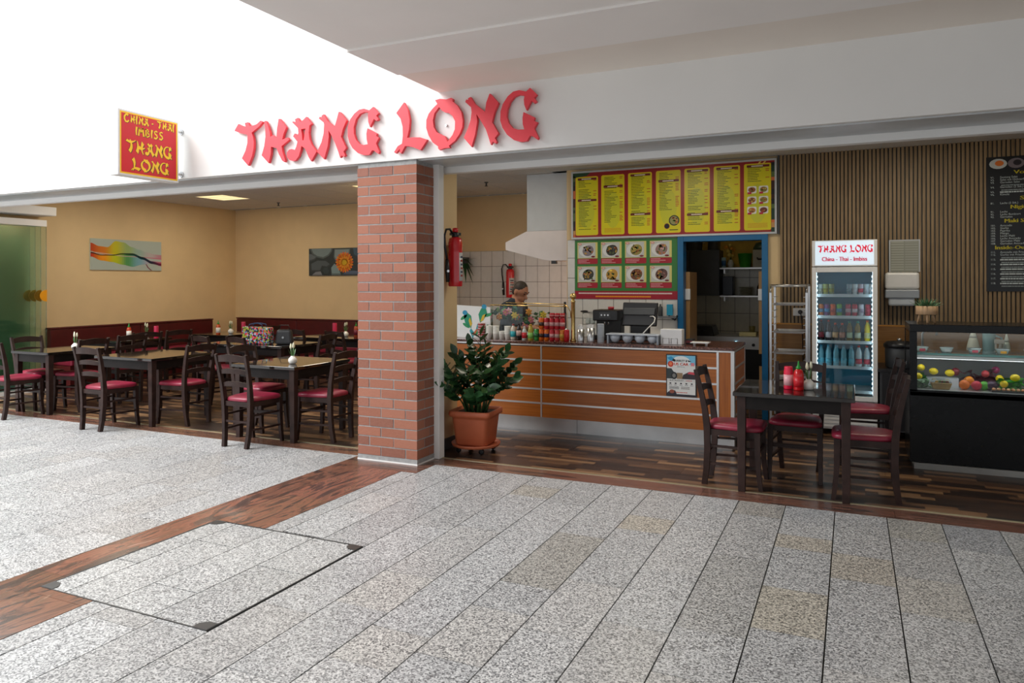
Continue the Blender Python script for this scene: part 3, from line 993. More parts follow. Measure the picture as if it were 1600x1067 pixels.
t = thing('projecting_sign', 'square red projecting box sign with yellow brush lettering at upper left', 'sign', (-5.99, 5.27, 2.52))
SW0, SW1, SZ0, SZ1 = -0.745, -0.085, 0.0, 0.60
b = MB().bb(-0.115, 0, SW0, SW1, SZ0, SZ1).build('housing', M['white_plastic'], t, 0.006)
yel, red_, dk = rgb(255, 205, 20), rgb(214, 18, 32), rgb(90, 40, 10)
for side, n in ((1, (1, 0, 0)), (-1, (-1, 0, 0))):
    if side == 1:
        pr = Print((0.0004, SW0, 0), (0, 1, 0), (0, 0, 1), n)
    else:
        pr = Print((-0.1154, SW1, 0), (0, -1, 0), (0, 0, 1), n)
    W, H = SW1 - SW0, SZ1 - SZ0
    pr.rect(0.018, 0.018, W - 0.018, H - 0.018, yel, 1)
    pr.rect(0.032, 0.032, W - 0.032, H - 0.032, red_, 2)
    brush_text(pr, 'CHINA - THAI', 0.055, 0.485, 0.078, yel, 4, width=0.555, outline=dk)
    brush_text(pr, 'IMBISS', 0.175, 0.385, 0.078, yel, 4, width=0.31, outline=dk)
    brush_text(pr, 'THANG', 0.075, 0.21, 0.125, yel, 4, width=0.50, outline=dk)
    brush_text(pr, 'LONG', 0.13, 0.055, 0.12, yel, 4, width=0.41, outline=dk)
    pr.build('sign_face', t)
for z in (0.10, 0.52):
    br_ = MB().tube([(-0.06, SW1 - 0.002, z), (-0.06, -0.012, z)], 0.012, 10).build('bracket', M['white_plastic'], t)
    MB().lathe([(0.03, 0), (0.03, 0.012)], 14, (-0.06, 0, z), None, True, Matrix.Rotation(PI / 2, 3, 'X')).build('bracket_plate', M['steel'], br_)

# ================================================================ FOLDING GLASS FRONT PARKED ON THE LEFT
t = thing('folding_glass_front', 'parked stack of green-tinted glass door panels at the far left', 'glass door', (-10.68, 6.3, 0))
for i in range(4):
    x = 0.12 - 0.07 * i
    y1 = 0.53 - 0.035 * i
    p_ = MB().bb(x - 0.005, x + 0.005, -0.52, y1, 0.05, 2.36).build('glass_panel', M['green_glass'], t)
    hp = [(0, -0.085)] + [(-0.10 * math.cos(R(a)), 0.085 * math.sin(R(a))) for a in range(-80, 81, 20)] + [(0, 0.085)]
    MB().prism([hp], lambda a, b_, tt: (x + tt, y1 + a, 1.385 - 0.02 + b_), 0.006, 0.016).build('grip', cm((236, 158, 20), 0.4), p_)
    MB().bb(x - 0.014, x + 0.014, -0.52, y1, 2.36, 2.45).build('top_rail', M['white_paint'], t)
    MB().bb(x - 0.012, x + 0.012, -0.52, y1, 0.0, 0.055).build('bottom_rail', M['white_paint'], t)
struct(MB().bb(-10.84, -10.46, 5.81, 6.92, 2.515, 2.64).build('trim_5', M['white_paint'], None, 0.01), 'white ceiling track box above the parked glass panels')
struct(MB().bb(-10.845, -10.815, 5.85, 6.9, 0.0, 0.09).build('baseboard_left', M['white_paint']))

# ================================================================ WALL ART
t = thing('wall_picture', 'wide panel with rainbow-coloured swirling ribbons on the left wall', 'picture', (-10.85, 8.35, 1.755))
W, H = 1.30, 0.495
MB().bb(0.0, 0.022, -W / 2, W / 2, 0, H).build('panel', cm((206, 216, 206)), t, 0.002)
pr = Print((0.0224, W / 2, 0), (0, -1, 0), (0, 0, 1), (1, 0, 0))
# seen from the room the picture's left side is the near end (small y), so x runs with y
pr = Print((0.0224, -W / 2, 0), (0, 1, 0), (0, 0, 1), (1, 0, 0))
pr.rect(0, 0, W, H, rgb(176, 188, 180), 1)
def ribbon(top, bot, cols, k):
    n = 40
    def samp(cv, s):
        s *= len(cv) - 1
        i = min(int(s), len(cv) - 2)
        f_ = s - i
        f_ = f_ * f_ * (3 - 2 * f_)
        return cv[i] * (1 - f_) + cv[i + 1] * f_
    for i in range(n):
        s0, s1 = i / n, (i + 1) / n
        cc = tuple(samp([q[j] for q in cols], (s0 + s1) / 2) for j in range(3))
        pr.mb.add([pr.P(s0 * W, samp(bot, s0) * H, k), pr.P(s1 * W, samp(bot, s1) * H, k), pr.P(s1 * W, samp(top, s1) * H, k), pr.P(s0 * W, samp(top, s0) * H, k)], [(0, 1, 2, 3)], cc)
rb = [rgb(190, 66, 20), rgb(214, 120, 30), rgb(196, 190, 30), rgb(150, 176, 110), rgb(150, 178, 168), rgb(186, 176, 176), rgb(190, 130, 145)]
ribbon([.86, .76, .74, .95, .92, .78, .70, .62, .56, .54], [.60, .52, .49, .50, .56, .57, .50, .44, .40, .38], rb, 2)
ribbon([.55, .48, .50, .54, .56, .46, .34, .30], [.42, .30, .26, .18, .12, .20, .24, .16], [rgb(190, 40, 20), rgb(235, 150, 20), rgb(190, 200, 30), rgb(80, 150, 90), rgb(120, 170, 185), rgb(180, 170, 185), rgb(190, 90, 115)], 2)
ribbon([.57, .49, .50, .56, .57, .46, .32, .25], [.52, .46, .47, .52, .50, .37, .23, .17], [rgb(90, 20, 10), rgb(100, 50, 10), rgb(60, 70, 10), rgb(10, 60, 30), rgb(10, 60, 70), rgb(20, 30, 60), rgb(110, 20, 60)], 3)
ribbon([.57, .47, .44], [.55, .45, .40], [rgb(200, 190, 180), rgb(190, 120, 140)], 3)
pr.poly([(W * .76, H * .22), (W * .79, H * .10), (W * .84, 0.0), (W * .86, 0.0), (W * .80, H * .12), (W * .775, H * .22)], rgb(130, 60, 80), 3)
pr.build('printed_image', t)

t = thing('wall_picture', 'panel with grey stones and an orange flower on the back wall', 'picture', (-8.41, 10.71, 1.67))
W = 1.25
MB().bb(-W / 2, W / 2, -0.022, 0, 0, H).build('panel', cm((40, 48, 52)), t, 0.002)
pr = Print((-W / 2, -0.0224, 0), (1, 0, 0), (0, 0, 1), (0, -1, 0))
pr.rect(0, 0, W, H, rgb(44, 54, 58), 1)
def stone(pts, c):
    cx = sum(p[0] for p in pts) / len(pts); cy = sum(p[1] for p in pts) / len(pts)
    pr.poly([(p[0] * W, p[1] * H) for p in pts], rgb(*[q * .7 for q in c]), 2)
    pr.poly([((cx + (p[0] - cx) * .88) * W, (cy + (p[1] - cy) * .84 + .03) * H) for p in pts], rgb(*c), 3)
stone([(.02, .99), (.06, .80), (.14, .68), (.26, .62), (.36, .72), (.42, .88), (.43, .99)], (120, 136, 138))
stone([(0, .52), (.10, .58), (.14, .66), (.05, .78), (0, .80)], (96, 106, 112))
stone([(.02, .42), (.15, .56), (.32, .54), (.40, .40), (.34, .30), (.24, .34), (.20, .14), (.03, .14)], (78, 88, 94))
stone([(.05, 0), (.12, .12), (.22, .14), (.25, 0)], (124, 128, 134))
stone([(.26, .28), (.34, .30), (.38, .14), (.36, .02), (.28, .02), (.24, .14)], (52, 66, 70))
stone([(.46, .96), (.45, .66), (.50, .46), (.60, .44), (.72, .60), (.74, .96)], (130, 146, 148))
stone([(.41, .02), (.40, .28), (.46, .44), (.54, .30), (.58, .02)], (126, 148, 150))
stone([(.60, .02), (.64, .14), (.80, .16), (.99, .10), (.99, .02)], (84, 100, 124))
stone([(.78, .99), (.80, .72), (.90, .60), (.99, .62), (.99, .99)], (60, 88, 106))
for i in range(22):
    a = 2 * PI * i / 22
    pr.ell(.80 + .13 * math.cos(a), .24 + .12 * math.sin(a), .07, .025, rgb(226, 104 + 30 * (i % 2), 20), 4, 10, a)
for i in range(14):
    a = 2 * PI * (i + .5) / 14
    pr.ell(.80 + .07 * math.cos(a), .24 + .065 * math.sin(a), .06, .022, rgb(240, 150, 30), 5, 10, a)
pr.ell(.80, .235, .055, .05, rgb(214, 170, 20), 6)
pr.build('printed_image', t)

# ================================================================ BANQUETTES
def banquette(name, label, length, loc, rz):
    t = thing(name, label, 'bench', loc, rz)
    MB().bb(0, length, -0.56, -0.04, 0.0, 0.34).build('plinth', M['bench_red'], t)
    n = max(1, round(length / 1.4))
    w = length / n
    for i in range(n):
        MB().bb(i * w + 0.004, (i + 1) * w - 0.004, -0.58, -0.11, 0.34, 0.46).build('seat_cushion', M['leather_red'], t, 0.02)
        MB().bb(i * w + 0.003, (i + 1) * w - 0.003, -0.11, -0.03, 0.46, 0.86).build('back_cushion', M['bench_red'], t, 0.012)
    MB().bb(0, length, -0.12, -0.001, 0.862, 0.885).build('top_ledge', M['bench_red'], t, 0.004)
    return t
banquette('banquette', 'long dark red leather bench along the back wall', 4.4, (-10.72, 10.708, 0), 0)
banquette('banquette', 'dark red leather bench along the left wall behind the tables', 3.05, (-10.848, 7.0, 0), PI / 2)

# ================================================================ TABLES AND CHAIRS
def make_table(label, x0, x1, y0, y1, group=None):
    w, d = x1 - x0, y1 - y0
    t = thing('dining_table', label, 'table', ((x0 + x1) / 2, (y0 + y1) / 2, 0), 0, group)
    MB().bb(-w / 2, w / 2, -d / 2, d / 2, 0.705, 0.735).build('tabletop', M['table_top'], t, 0.004)
    a = MB()
    ix, iy = w / 2 - 0.035, d / 2 - 0.035
    a.bb(-ix, ix, -iy, -iy + 0.022, 0.61, 0.704).bb(-ix, ix, iy - 0.022, iy, 0.61, 0.704)
    a.bb(-ix, -ix + 0.022, -iy + 0.022, iy - 0.022, 0.61, 0.704).bb(ix - 0.022, ix, -iy + 0.022, iy - 0.022, 0.61, 0.704)
    a.build('apron', M['table_wood'], t)
    for sx in (-1, 1):
        for sy in (-1, 1):
            cx, cy = sx * (w / 2 - 0.058), sy * (d / 2 - 0.058)
            MB().hull8([(cx - .025, cy - .025, 0), (cx + .025, cy - .025, 0), (cx + .025, cy + .025, 0), (cx - .025, cy + .025, 0)],
                       [(cx - .031, cy - .031, .704), (cx + .031, cy - .031, .704), (cx + .031, cy + .031, .704), (cx - .031, cy + .031, .704)]).build('leg', M['chair_wood'], t, 0.003)
    return t

TABLES = {
    't1': ('black-brown square table at far left with white vase', -9.17, -8.48, 5.50, 6.36),
    't2': ('black-brown square table in the middle of the front row', -7.68, -6.77, 5.50, 6.36),
    't3': ('black-brown square table next to the brick pillar with white vase', -5.64, -4.83, 5.50, 6.36),
    't5': ('long black-brown table in the middle row carrying the flowered bag', -7.95, -6.55, 7.22, 8.02),
    'tA': ('dark table beside the left wall bench holding the front set of sauce bottles', -10.15, -9.22, 7.0, 7.85),
    'tB': ('dark table in the far left corner holding sauce bottles', -9.55, -8.72, 8.45, 9.3),
    'tC': ('dark table near the back wall holding sauce and red candle right of the bag', -7.62, -6.07, 8.62, 9.45),
    'tR': ('glossy black square table on the right in front of the drinks fridge', -0.80, 0.015, 5.575, 6.36),
}
for k, (lab, x0, x1, y0, y1) in TABLES.items():
    make_table(lab, x0, x1, y0, y1, 'square dining tables')

def chair_parts():
    """meshes of the ladder-back chair, facing +y"""
    P_ = {}
    for sx in (-1, 1):
        # rear post, raked above and below the seat
        pts = [(sx * .138, -.205, 0), (sx * .148, -.188, .12), (sx * .157, -.178, .28), (sx * .163, -.180, .44), (sx * .170, -.196, .58), (sx * .178, -.226, .73), (sx * .184, -.262, .875)]
        P_['rear_post%d' % sx] = MB().bar(pts, [.034, .034, .035, .036, .033, .030, .026], [.040, .042, .046, .048, .042, .036, .028], up=(0, 1, 0)).mesh('rear_post', M['chair_wood'])
        pts = [(sx * .186, .212, 0), (sx * .184, .196, .12), (sx * .181, .188, .25), (sx * .178, .186, .425)]
        P_['leg%d' % sx] = MB().bar(pts, [.030, .032, .036, .040], [.030, .033, .038, .042], up=(0, 1, 0)).mesh('leg', M['chair_wood'])
    for i, (z, y, w, hgt) in enumerate(((.835, -.250, .17, .070), (.712, -.220, .163, .050), (.590, -.196, .157, .050))):
        mb = MB()
        n = 10
        lo_f, vs = [], []
        for j in range(n + 1):
            s = j / n * 2 - 1
            yy_ = y - 0.022 * (1 - s * s) + 0.004
            arch = 0.020 * (1 - s * s)
            for dy in (-0.008, 0.008):
                vs.append((s * w, yy_ + dy, z - hgt / 2 + arch * 0.45))
                vs.append((s * w, yy_ + dy + (-.008 if i == 0 else -.005), z + hgt / 2 - .012 + arch))
        fs = []
        for j in range(n):
            a = j * 4
            b = a + 4
            fs += [(a, b, b + 1, a + 1), (a + 2, a + 3, b + 3, b + 2), (a + 1, b + 1, b + 3, a + 3), (a, a + 2, b + 2, b)]
        fs += [(0, 1, 3, 2), (n * 4, n * 4 + 2, n * 4 + 3, n * 4 + 1)]
        mb.add(vs, fs)
        me = mb.mesh('back_slat', M['chair_wood'])
        bm = bmesh.new(); bm.from_mesh(me); bmesh.ops.recalc_face_normals(bm, faces=bm.faces); bm.to_mesh(me); bm.free()
        P_['back_slat%d' % i] = me
    # seat frame
    f_ = MB()
    f_.bar([(-.176, .19, .405), (.176, .19, .405)], .022, .045)
    f_.bar([(-.155, -.178, .405), (.155, -.178, .405)], .022, .045)
    for sx in (-1, 1):
        f_.bar([(sx * .158, -.175, .405), (sx * .178, .19, .405)], .022, .045)
    P_['seat_frame'] = f_.mesh('seat_frame', M['chair_wood'])
    # padded seat, wider in front, domed
    mb = MB()
    outl = []
    N = 28
    for i in range(N):
        a = 2 * PI * i / N
        ca, sa = math.cos(a), math.sin(a)
        ex = 0.38
        x = math.copysign(abs(ca) ** ex, ca)
        y = math.copysign(abs(sa) ** ex, sa)
        outl.append((x * (0.182 + 0.026 * y), 0.018 + y * 0.208))
    lv = [(0.94, .424), (1.0, .432), (1.0, .450), (0.96, .463), (0.80, .472), (0.45, .477), (0.0001, .478)]
    for sc, z in lv:
        for x, y in outl:
            mb.v.append((x * sc, 0.018 + (y - 0.018) * sc, z))
    for i in range(len(lv) - 1):
        for k_ in range(N):
            a = i * N + k_
            b = i * N + (k_ + 1) % N
            mb.f.append([a, b, b + N, a + N]); mb.c.append(None); mb.s.append(True)
    mb.f.append(list(range(N))[::-1]); mb.c.append(None); mb.s.append(False)
    P_['seat'] = mb.mesh('seat', M['leather_red'])
    for nm, a, b in (('a', (-.155, -.18, .30), (-.182, .188, .30)), ('b', (.155, -.18, .30), (.182, .188, .30)), ('c', (-.15, -.188, .165), (-.184, .194, .165)), ('d', (.15, -.188, .165), (.184, .194, .165)),
                     ('e', (-.15, -.185, .24), (.15, -.185, .24)), ('f', (-.182, .19, .27), (.182, .19, .27))):
        P_['rung_' + nm] = (MB().bar([a, b], .014, .030 if nm == 'f' else .018)).mesh('rung', M['chair_wood'])
    return P_
CH = chair_parts()
def chair(label, x, y, deg, group):
    t = thing('dining_chair', label, 'chair', (x, y, 0), R(deg), group)
    for k, me in CH.items():
        nm = me.name.split('.')[0]
        obj(nm, me, t)
    return t
g1 = 'ladder-back chairs with red seats in the dining room'
g2 = 'ladder-back chairs with red seats around the right-hand table'
# deg: 0 faces into the shop, -90 faces right, 90 faces left, 180 faces the hall
chair('dark wooden ladder-back chair with red seat cut off by the left picture edge', -8.84, 5.345, 0, g1)
chair('dark wooden chair with red seat standing on granite in front of middle table', -7.235, 5.35, 1, g1)
chair('dark wooden chair with red seat on the right side of middle front table', -6.70, 5.88, 88, g1)
chair('dark wooden chair with red seat standing on granite in front of table by pillar', -5.245, 5.375, 0, g1)
chair('dark wooden chair with red seat half hidden behind front chair at pillar table', -5.69, 5.95, -90, g1)
chair('dark wooden chair with red seat between pillar table and brick pillar', -4.745, 5.86, 90, g1)
chair('dark wooden chair with red seat on the right side of far left table', -8.56, 5.95, 90, g1)
chair('dark wooden chair at far left table in front of green glass', -9.16, 5.84, -90, g1)
chair('dark chair standing alone behind far left table, back toward the pillar', -8.70, 6.62, 82, g1)
chair('dark chair drawn up to left bench table, nearer to the hall', -8.98, 7.12, 72, g1)
chair('dark chair drawn up to left bench table, farther from the hall', -8.98, 7.60, 80, g1)
chair('dark chair in the middle row in front of left half of bag table', -7.44, 7.05, -12, g1)
chair('dark chair in the middle row in front of right half of bag table', -6.86, 7.07, -12, g1)
chair('dark chair at the right end of the long bag table', -6.42, 7.64, 96, g1)
chair('dark chair in the back row, left of the pair before the candle table', -7.16, 8.50, -14, g1)
chair('dark chair in the back row, right of the pair, beside the brick pillar', -6.40, 8.40, -14, g1)
chair('dark chair in the far corner in front of corner sauce table', -8.49, 8.86, 84, g1)
chair('dark chair with red seat left of right-hand table, seen against the wooden counter', -0.825, 5.865, -90, g2)
chair('dark chair with red seat at the far side of right-hand table before the tray rack', -0.40, 6.27, 178, g2)
chair('dark chair with red seat right of right-hand table, nearest to the display case', 0.085, 5.885, 90, g2)
chair('dark chair with red seat behind the others beside the drinks fridge', 0.11, 7.06, 94, g2)

# ---- things on the tables
def vase(label, x, y, z, n=3, hgt=0.115, group='white vases with tulips'):
    t = thing('tulip_vase', label, 'vase', (x, y, z), rnd.uniform(0, 3), group)
    MB().lathe([(0.022, 0), (0.036, 0.008), (0.044, 0.03), (0.042, 0.05), (0.028, 0.066), (0.019, 0.073), (0.020, 0.079)], 18).build('vase_body', M['vase_white'], t)
    for i in range(n):
        a = 2 * PI * i / n
        dx, dy = math.cos(a), math.sin(a)
        h1 = hgt + rnd.uniform(-.015, .015)
        st = MB().tube([(dx * .006, dy * .006, .06), (dx * .012, dy * .012, .1), (dx * .018, dy * .018, .08 + h1 * .75)], .0045, 6).build('flower_stem', M['leaf_light'], t)
        MB().lathe([(0.002, 0), (0.010, .010), (0.011, .024), (0.007, .046), (0.001, .058)], 8, (dx * .018, dy * .018, .076 + h1 * .7)).build('tulip', M['tulip'], st)
        MB().add([(dx * .008, dy * .008, .06), (dx * .03 - dy * .008, dy * .03 + dx * .008, .115), (dx * .045, dy * .045, .15), (dx * .03 + dy * .008, dy * .03 - dx * .008, .115)], [(0, 1, 2, 3)]).build('tulip_leaf', M['leaf_light'], t)
    return t
TT = 0.735
vase('round white vase with white tulips on the far left table', -8.62, 5.93, TT)
vase('round white vase with white tulips on the table beside the pillar', -5.06, 5.74, TT)
vase('round cream vase leaning against the sauce bottle on the right-hand table', -0.30, 5.92, TT, 3)
vase('white vase with green leaves on the long table beside the flowered bag', -7.49, 7.60, TT, 5, .10)
vase('small white vase between sauce and candle on the left bench table', -9.55, 7.68, TT)
vase('small white vase between sauce and candle on the corner table', -9.0, 8.78, TT)
vase('small white vase between candle and sauce on the back wall table', -6.90, 8.98, TT)

def sauce(label, x, y, z, body=(190, 60, 20), lab=(235, 230, 220), s=1.0):
    t = thing('sauce_bottle', label, 'bottle', (x, y, z), 0, 'chilli sauce bottles')
    MB().lathe([(0.030 * s, 0), (0.033 * s, .006), (0.033 * s, .12), (0.026 * s, .145), (0.016 * s, .158)], 16).build('bottle_body', cm(body, 0.2), t)
    MB().lathe([(0.0335 * s, .025), (0.0335 * s, .105)], 16).build('bottle_label', cm(lab), t)
    MB().lathe([(0.017 * s, .156), (0.017 * s, .172), (0.008 * s, .182), (0.004 * s, .215), (0.001, .218)], 12).build('cap', cm((30, 140, 50)), t)
    return t
sauce('orange chilli sauce bottle with green cap on the left bench table', -9.70, 7.50, TT)
sauce('orange chilli sauce bottle with green cap on the corner table', -9.08, 8.60, TT, (200, 80, 30))
sauce('orange chilli sauce bottle with green cap on the back wall table', -6.74, 9.02, TT, (170, 70, 30), (120, 30, 50))
t = sauce('red chilli sauce bottle with green pointed cap on the right-hand table', -0.365, 5.86, TT, (196, 24, 30), (200, 30, 40), 1.1)
pr = Print((-0.365, 5.86 - 0.0375, TT), (1, 0, 0), (0, 0, 1), (0, -1, 0))
def candle_obj(label, x, y, z, hgt=.13, r=.033):
    o = MB().lathe([(r * .97, 0), (r, .006), (r, hgt - .006), (r * .93, hgt), (r * .5, hgt - .012), (0.001, hgt - .014)], 18).build('candle', M['candle'], None)
    o.location = (x, y, z)
    return tag(o, label, 'candle', 'thick red candles')
candle_obj('thick red pillar candle on the left bench table', -9.42, 7.74, TT, .17)
candle_obj('thick red pillar candle on the corner table', -8.90, 8.95, TT, .18)
candle_obj('thick red pillar candle on the back wall table', -7.08, 8.95, TT, .20)
# pink label bottle standing behind the red sauce
t = thing('ketchup_bottle', 'pink-red squeeze bottle behind the green-capped sauce on the right-hand table', 'bottle', (-0.438, 5.895, TT))
MB().lathe([(0.03, 0), (0.034, .005), (0.034, .13), (0.03, .15), (0.03, .165), (0.028, .17)], 16).build('bottle_body', cm((226, 34, 70), 0.3), t)
MB().lathe([(0.0345, .03), (0.0345, .11)], 16).build('bottle_label', cm((230, 170, 175)), t)

# flowered shopping bag and black bag on the joined tables
t = thing('shopping_bag', 'colourful flower-patterned shopping bag standing on the long middle table', 'bag', (-7.13, 7.42, TT), R(12))
m = NT('flower_fabric')
vr = m.n('ShaderNodeTexVoronoi')
vr.inputs['Scale'].default_value = 55
m.l(m.ocoord(), vr.inputs['Vector'])
sp_ = m.n('ShaderNodeSeparateColor')
m.l(vr.outputs['Color'], sp_.inputs[0])
m.base(m.ramp(sp_.outputs[0], [(0.0, rgb(20, 26, 40)), (0.3, rgb(30, 34, 60)), (0.34, rgb(210, 40, 60)), (0.52, rgb(226, 90, 120)), (0.56, rgb(110, 140, 180)), (0.75, rgb(160, 190, 215)), (0.8, rgb(150, 160, 40)), (1.0, rgb(40, 90, 50))], 'CONSTANT'))
m.set(0.8)
mb = MB()
lo = [(-.20, -.07, 0), (.20, -.07, 0), (.20, .07, 0), (-.20, .07, 0)]
hi = [(-.21, -.045, .23), (.215, -.05, .22), (.21, .045, .225), (-.215, .04, .235)]
mb.hull8(lo, hi)
mb.build('bag_body', m.m, t, 0.02)
for s in (-.05, .05):
    MB().tube([(-.1, s, .22), (-.09, s, .26), (-.03, s * .6, .275), (.03, s * .6, .275), (.09, s, .26), (.1, s, .22)], .008, 6).build('handle', cm((40, 60, 90), 0.8), t)
t = thing('handbag', 'small black handbag next to the flowered shopping bag', 'bag', (-6.79, 7.55, TT), R(20))
MB().hull8([(-.12, -.06, 0), (.12, -.06, 0), (.12, .06, 0), (-.12, .06, 0)], [(-.10, -.04, .19), (.10, -.04, .19), (.09, .04, .2), (-.1, .04, .2)]).build('bag_body', M['black_plastic'], t, 0.03)
MB().tube([(-.07, 0, .19), (-.05, 0, .25), (.05, 0, .25), (.07, 0, .19)], .006, 6).build('handle', M['black_plastic'], t)
MB().lathe([(0.015, 0), (0.015, .004)], 10, (0, -.058, .09), None, True, Matrix.Rotation(PI / 2, 3, 'X')).build('clasp', M['steel'], t)
# ================================================================ SERVICE COUNTER
C0, C1, CYF, CYB = -3.95, -0.985, 6.95, 7.72
t = thing('service_counter', 'long orange-brown wooden service counter with silver strips and dark stone top', 'counter', ((C0 + C1) / 2, 7.3, 0))
ox, oy = -(C0 + C1) / 2, -7.3
def cb(x0, x1, y0, y1, z0, z1, nm, mat, bev=0.0):
    return MB().bb(x0 + ox, x1 + ox, y0 + oy, y1 + oy, z0, z1).build(nm, M[mat], t, bev)
cb(C0, C1 - 0.03, CYF + 0.025, CYB, 0.165, 0.898, 'carcass', 'dark_grey')
cb(C0, -2.55, 7.085, 7.10, 0.0, 0.165, 'kick_plate', 'brushed_steel')
cb(-2.547, -1.02, 7.085, 7.10, 0.0, 0.165, 'kick_plate', 'brushed_steel')
cb(C0, -1.02, 7.11, 7.66, 0.0, 0.164, 'plinth', 'dark_grey')
zb = [0.165, 0.308, 0.452, 0.598, 0.745, 0.893]
for i in range(5):
    for a, b in ((C0, -2.893), (-2.877, -1.138)):
        cb(a, b, CYF, CYF + 0.024, zb[i] + (0.009 if i else 0), zb[i + 1] - 0.009, 'front_board', 'counter_wood')
    cb(C1 - 0.0295, C1, CYF + 0.07, CYB - 0.03, zb[i] + (0.009 if i else 0), zb[i + 1] - 0.009, 'end_board', 'counter_wood')
    if i:
        cb(C0, -1.138, CYF - 0.004, CYF + 0.023, zb[i] - 0.009, zb[i] + 0.009, 'strip', 'brushed_steel')
        cb(C1 - 0.029, C1 + 0.004, CYF + 0.07, CYB - 0.03, zb[i] - 0.009, zb[i] + 0.009, 'strip', 'brushed_steel')
cb(-2.893, -2.877, CYF - 0.005, CYF + 0.024, 0.165, 0.893, 'strip', 'brushed_steel')
cb(-1.138, -1.118, CYF - 0.005, CYF + 0.024, 0.165, 0.893, 'strip', 'brushed_steel')
MB().bb(-1.117 + ox, -1.012 + ox, CYF + oy, CYF + 0.024 + oy, 0.10, 0.893).build('corner_board', M['counter_wood_v'], t)
cb(-1.011, C1 + 0.005, CYF - 0.005, CYF + 0.07, 0.02, 0.893, 'corner_strip', 'brushed_steel')
cb(C1 - 0.03, C1 + 0.004, CYB - 0.029, CYB, 0.02, 0.893, 'strip', 'brushed_steel')
cb(C0, C1 + 0.008, CYF - 0.010, CYB, 0.894, 0.908, 'edge_profile', 'brushed_steel')
cb(C0, C1 + 0.004, CYF - 0.004, CYB + 0.01, 0.909, 0.936, 'stone_top', 'speckled_stone', 0.003)
CT = 0.936

# poster on the counter front
t = thing('event_poster', 'small framed car festival poster on the wooden counter front', 'poster', (-1.461, CYF - 0.006, 0.466))
W, H = 0.282, 0.394
MB().bb(-W / 2, W / 2, -0.006, 0.0005, 0, H).build('frame', M['black_plastic'], t)
pr = Print((-W / 2, -0.0064, 0), (1, 0, 0), (0, 0, 1), (0, -1, 0))
pr.rect(0.009, 0.009, W - .009, H - .009, rgb(226, 226, 222), 1)
pr.rect(0.009, .30, W - .009, H - .009, rgb(120, 190, 220), 2)
pr.ell(W / 2, .325, .085, .055, rgb(228, 232, 230), 3, 20)
pr.poly([(.009, .36), (.05, .375), (.09, .34), (.04, .335)], rgb(40, 150, 200), 3)
pr.poly([(.05, .335), (.085, .35), (.085, .325)], rgb(20, 30, 40), 4)
pr.poly([(W - .085, .345), (W - .045, .335), (W - .07, .325)], rgb(20, 30, 40), 4)
pr.text('HARLEY &', W / 2, .326, .030, rgb(25, 25, 30), 5, 'C', .115, .0008)
pr.text('US CAR', W / 2, .292, .036, rgb(226, 70, 30), 5, 'C', .135, .0016)
pr.text('FESTIVAL', W / 2, .274, .014, rgb(40, 40, 50), 5, 'C', .075)
pr.ell(.043, .303, .027, .028, rgb(206, 60, 40), 4)
pr.ell(.043, .305, .014, .016, rgb(236, 130, 80), 5)
pr.rect(W - .05, .29, W - .018, .32, rgb(220, 130, 140), 4)
pr.poly([(.009, .262), (.05, .262), (.075, .225), (.09, .165), (.009, .165)], rgb(46, 56, 58), 3)
pr.ell(.075, .195, .03, .035, rgb(30, 34, 36), 4)
pr.ell(.075, .195, .016, .02, rgb(120, 120, 116), 5)
pr.rect(.10, .165, .155, .222, rgb(150, 124, 92), 3)
pr.poly([(.15, .165), (W - .009, .165), (W - .009, .235), (.21, .232), (.16, .205)], rgb(48, 40, 46), 3)
pr.poly([(.20, .215), (W - .009, .208), (W - .009, .232), (.215, .236)], rgb(206, 70, 84), 4)
pr.rect(.009, .138, W - .009, .165, rgb(214, 214, 210), 3)
pr.text('8./9. AUGUST', .035, .144, .018, rgb(30, 30, 40), 5, 'L', .13)
pr.text('2024', .185, .144, .018, rgb(216, 60, 50), 5, 'L', .055)
for i in range(5):
    pr.ell(.04 + i * .05, .122, .010, .007, rgb(40, 40, 46), 3, 8)
    pr.words(.026 + i * .05, .104, .054 + i * .05, .004, rgb(90, 90, 96), 3)
for i in range(3):
    pr.words(.03, .088 - i * .009, .12, .004, rgb(60, 60, 66), 3)
    pr.words(.14, .088 - i * .009, .22, .004, rgb(120, 110, 106), 3)
pr.words(.09, .035, .20, .006, rgb(206, 90, 70), 3)
pr.poly([(.009, .009), (W - .009, .009), (W - .009, .02), (.10, .022), (.085, .055), (.05, .06), (.02, .04), (.009, .03)], rgb(40, 36, 50), 3)
pr.ell(.055, .045, .024, .018, rgb(150, 80, 60), 4)
pr.build('printed_image', t)

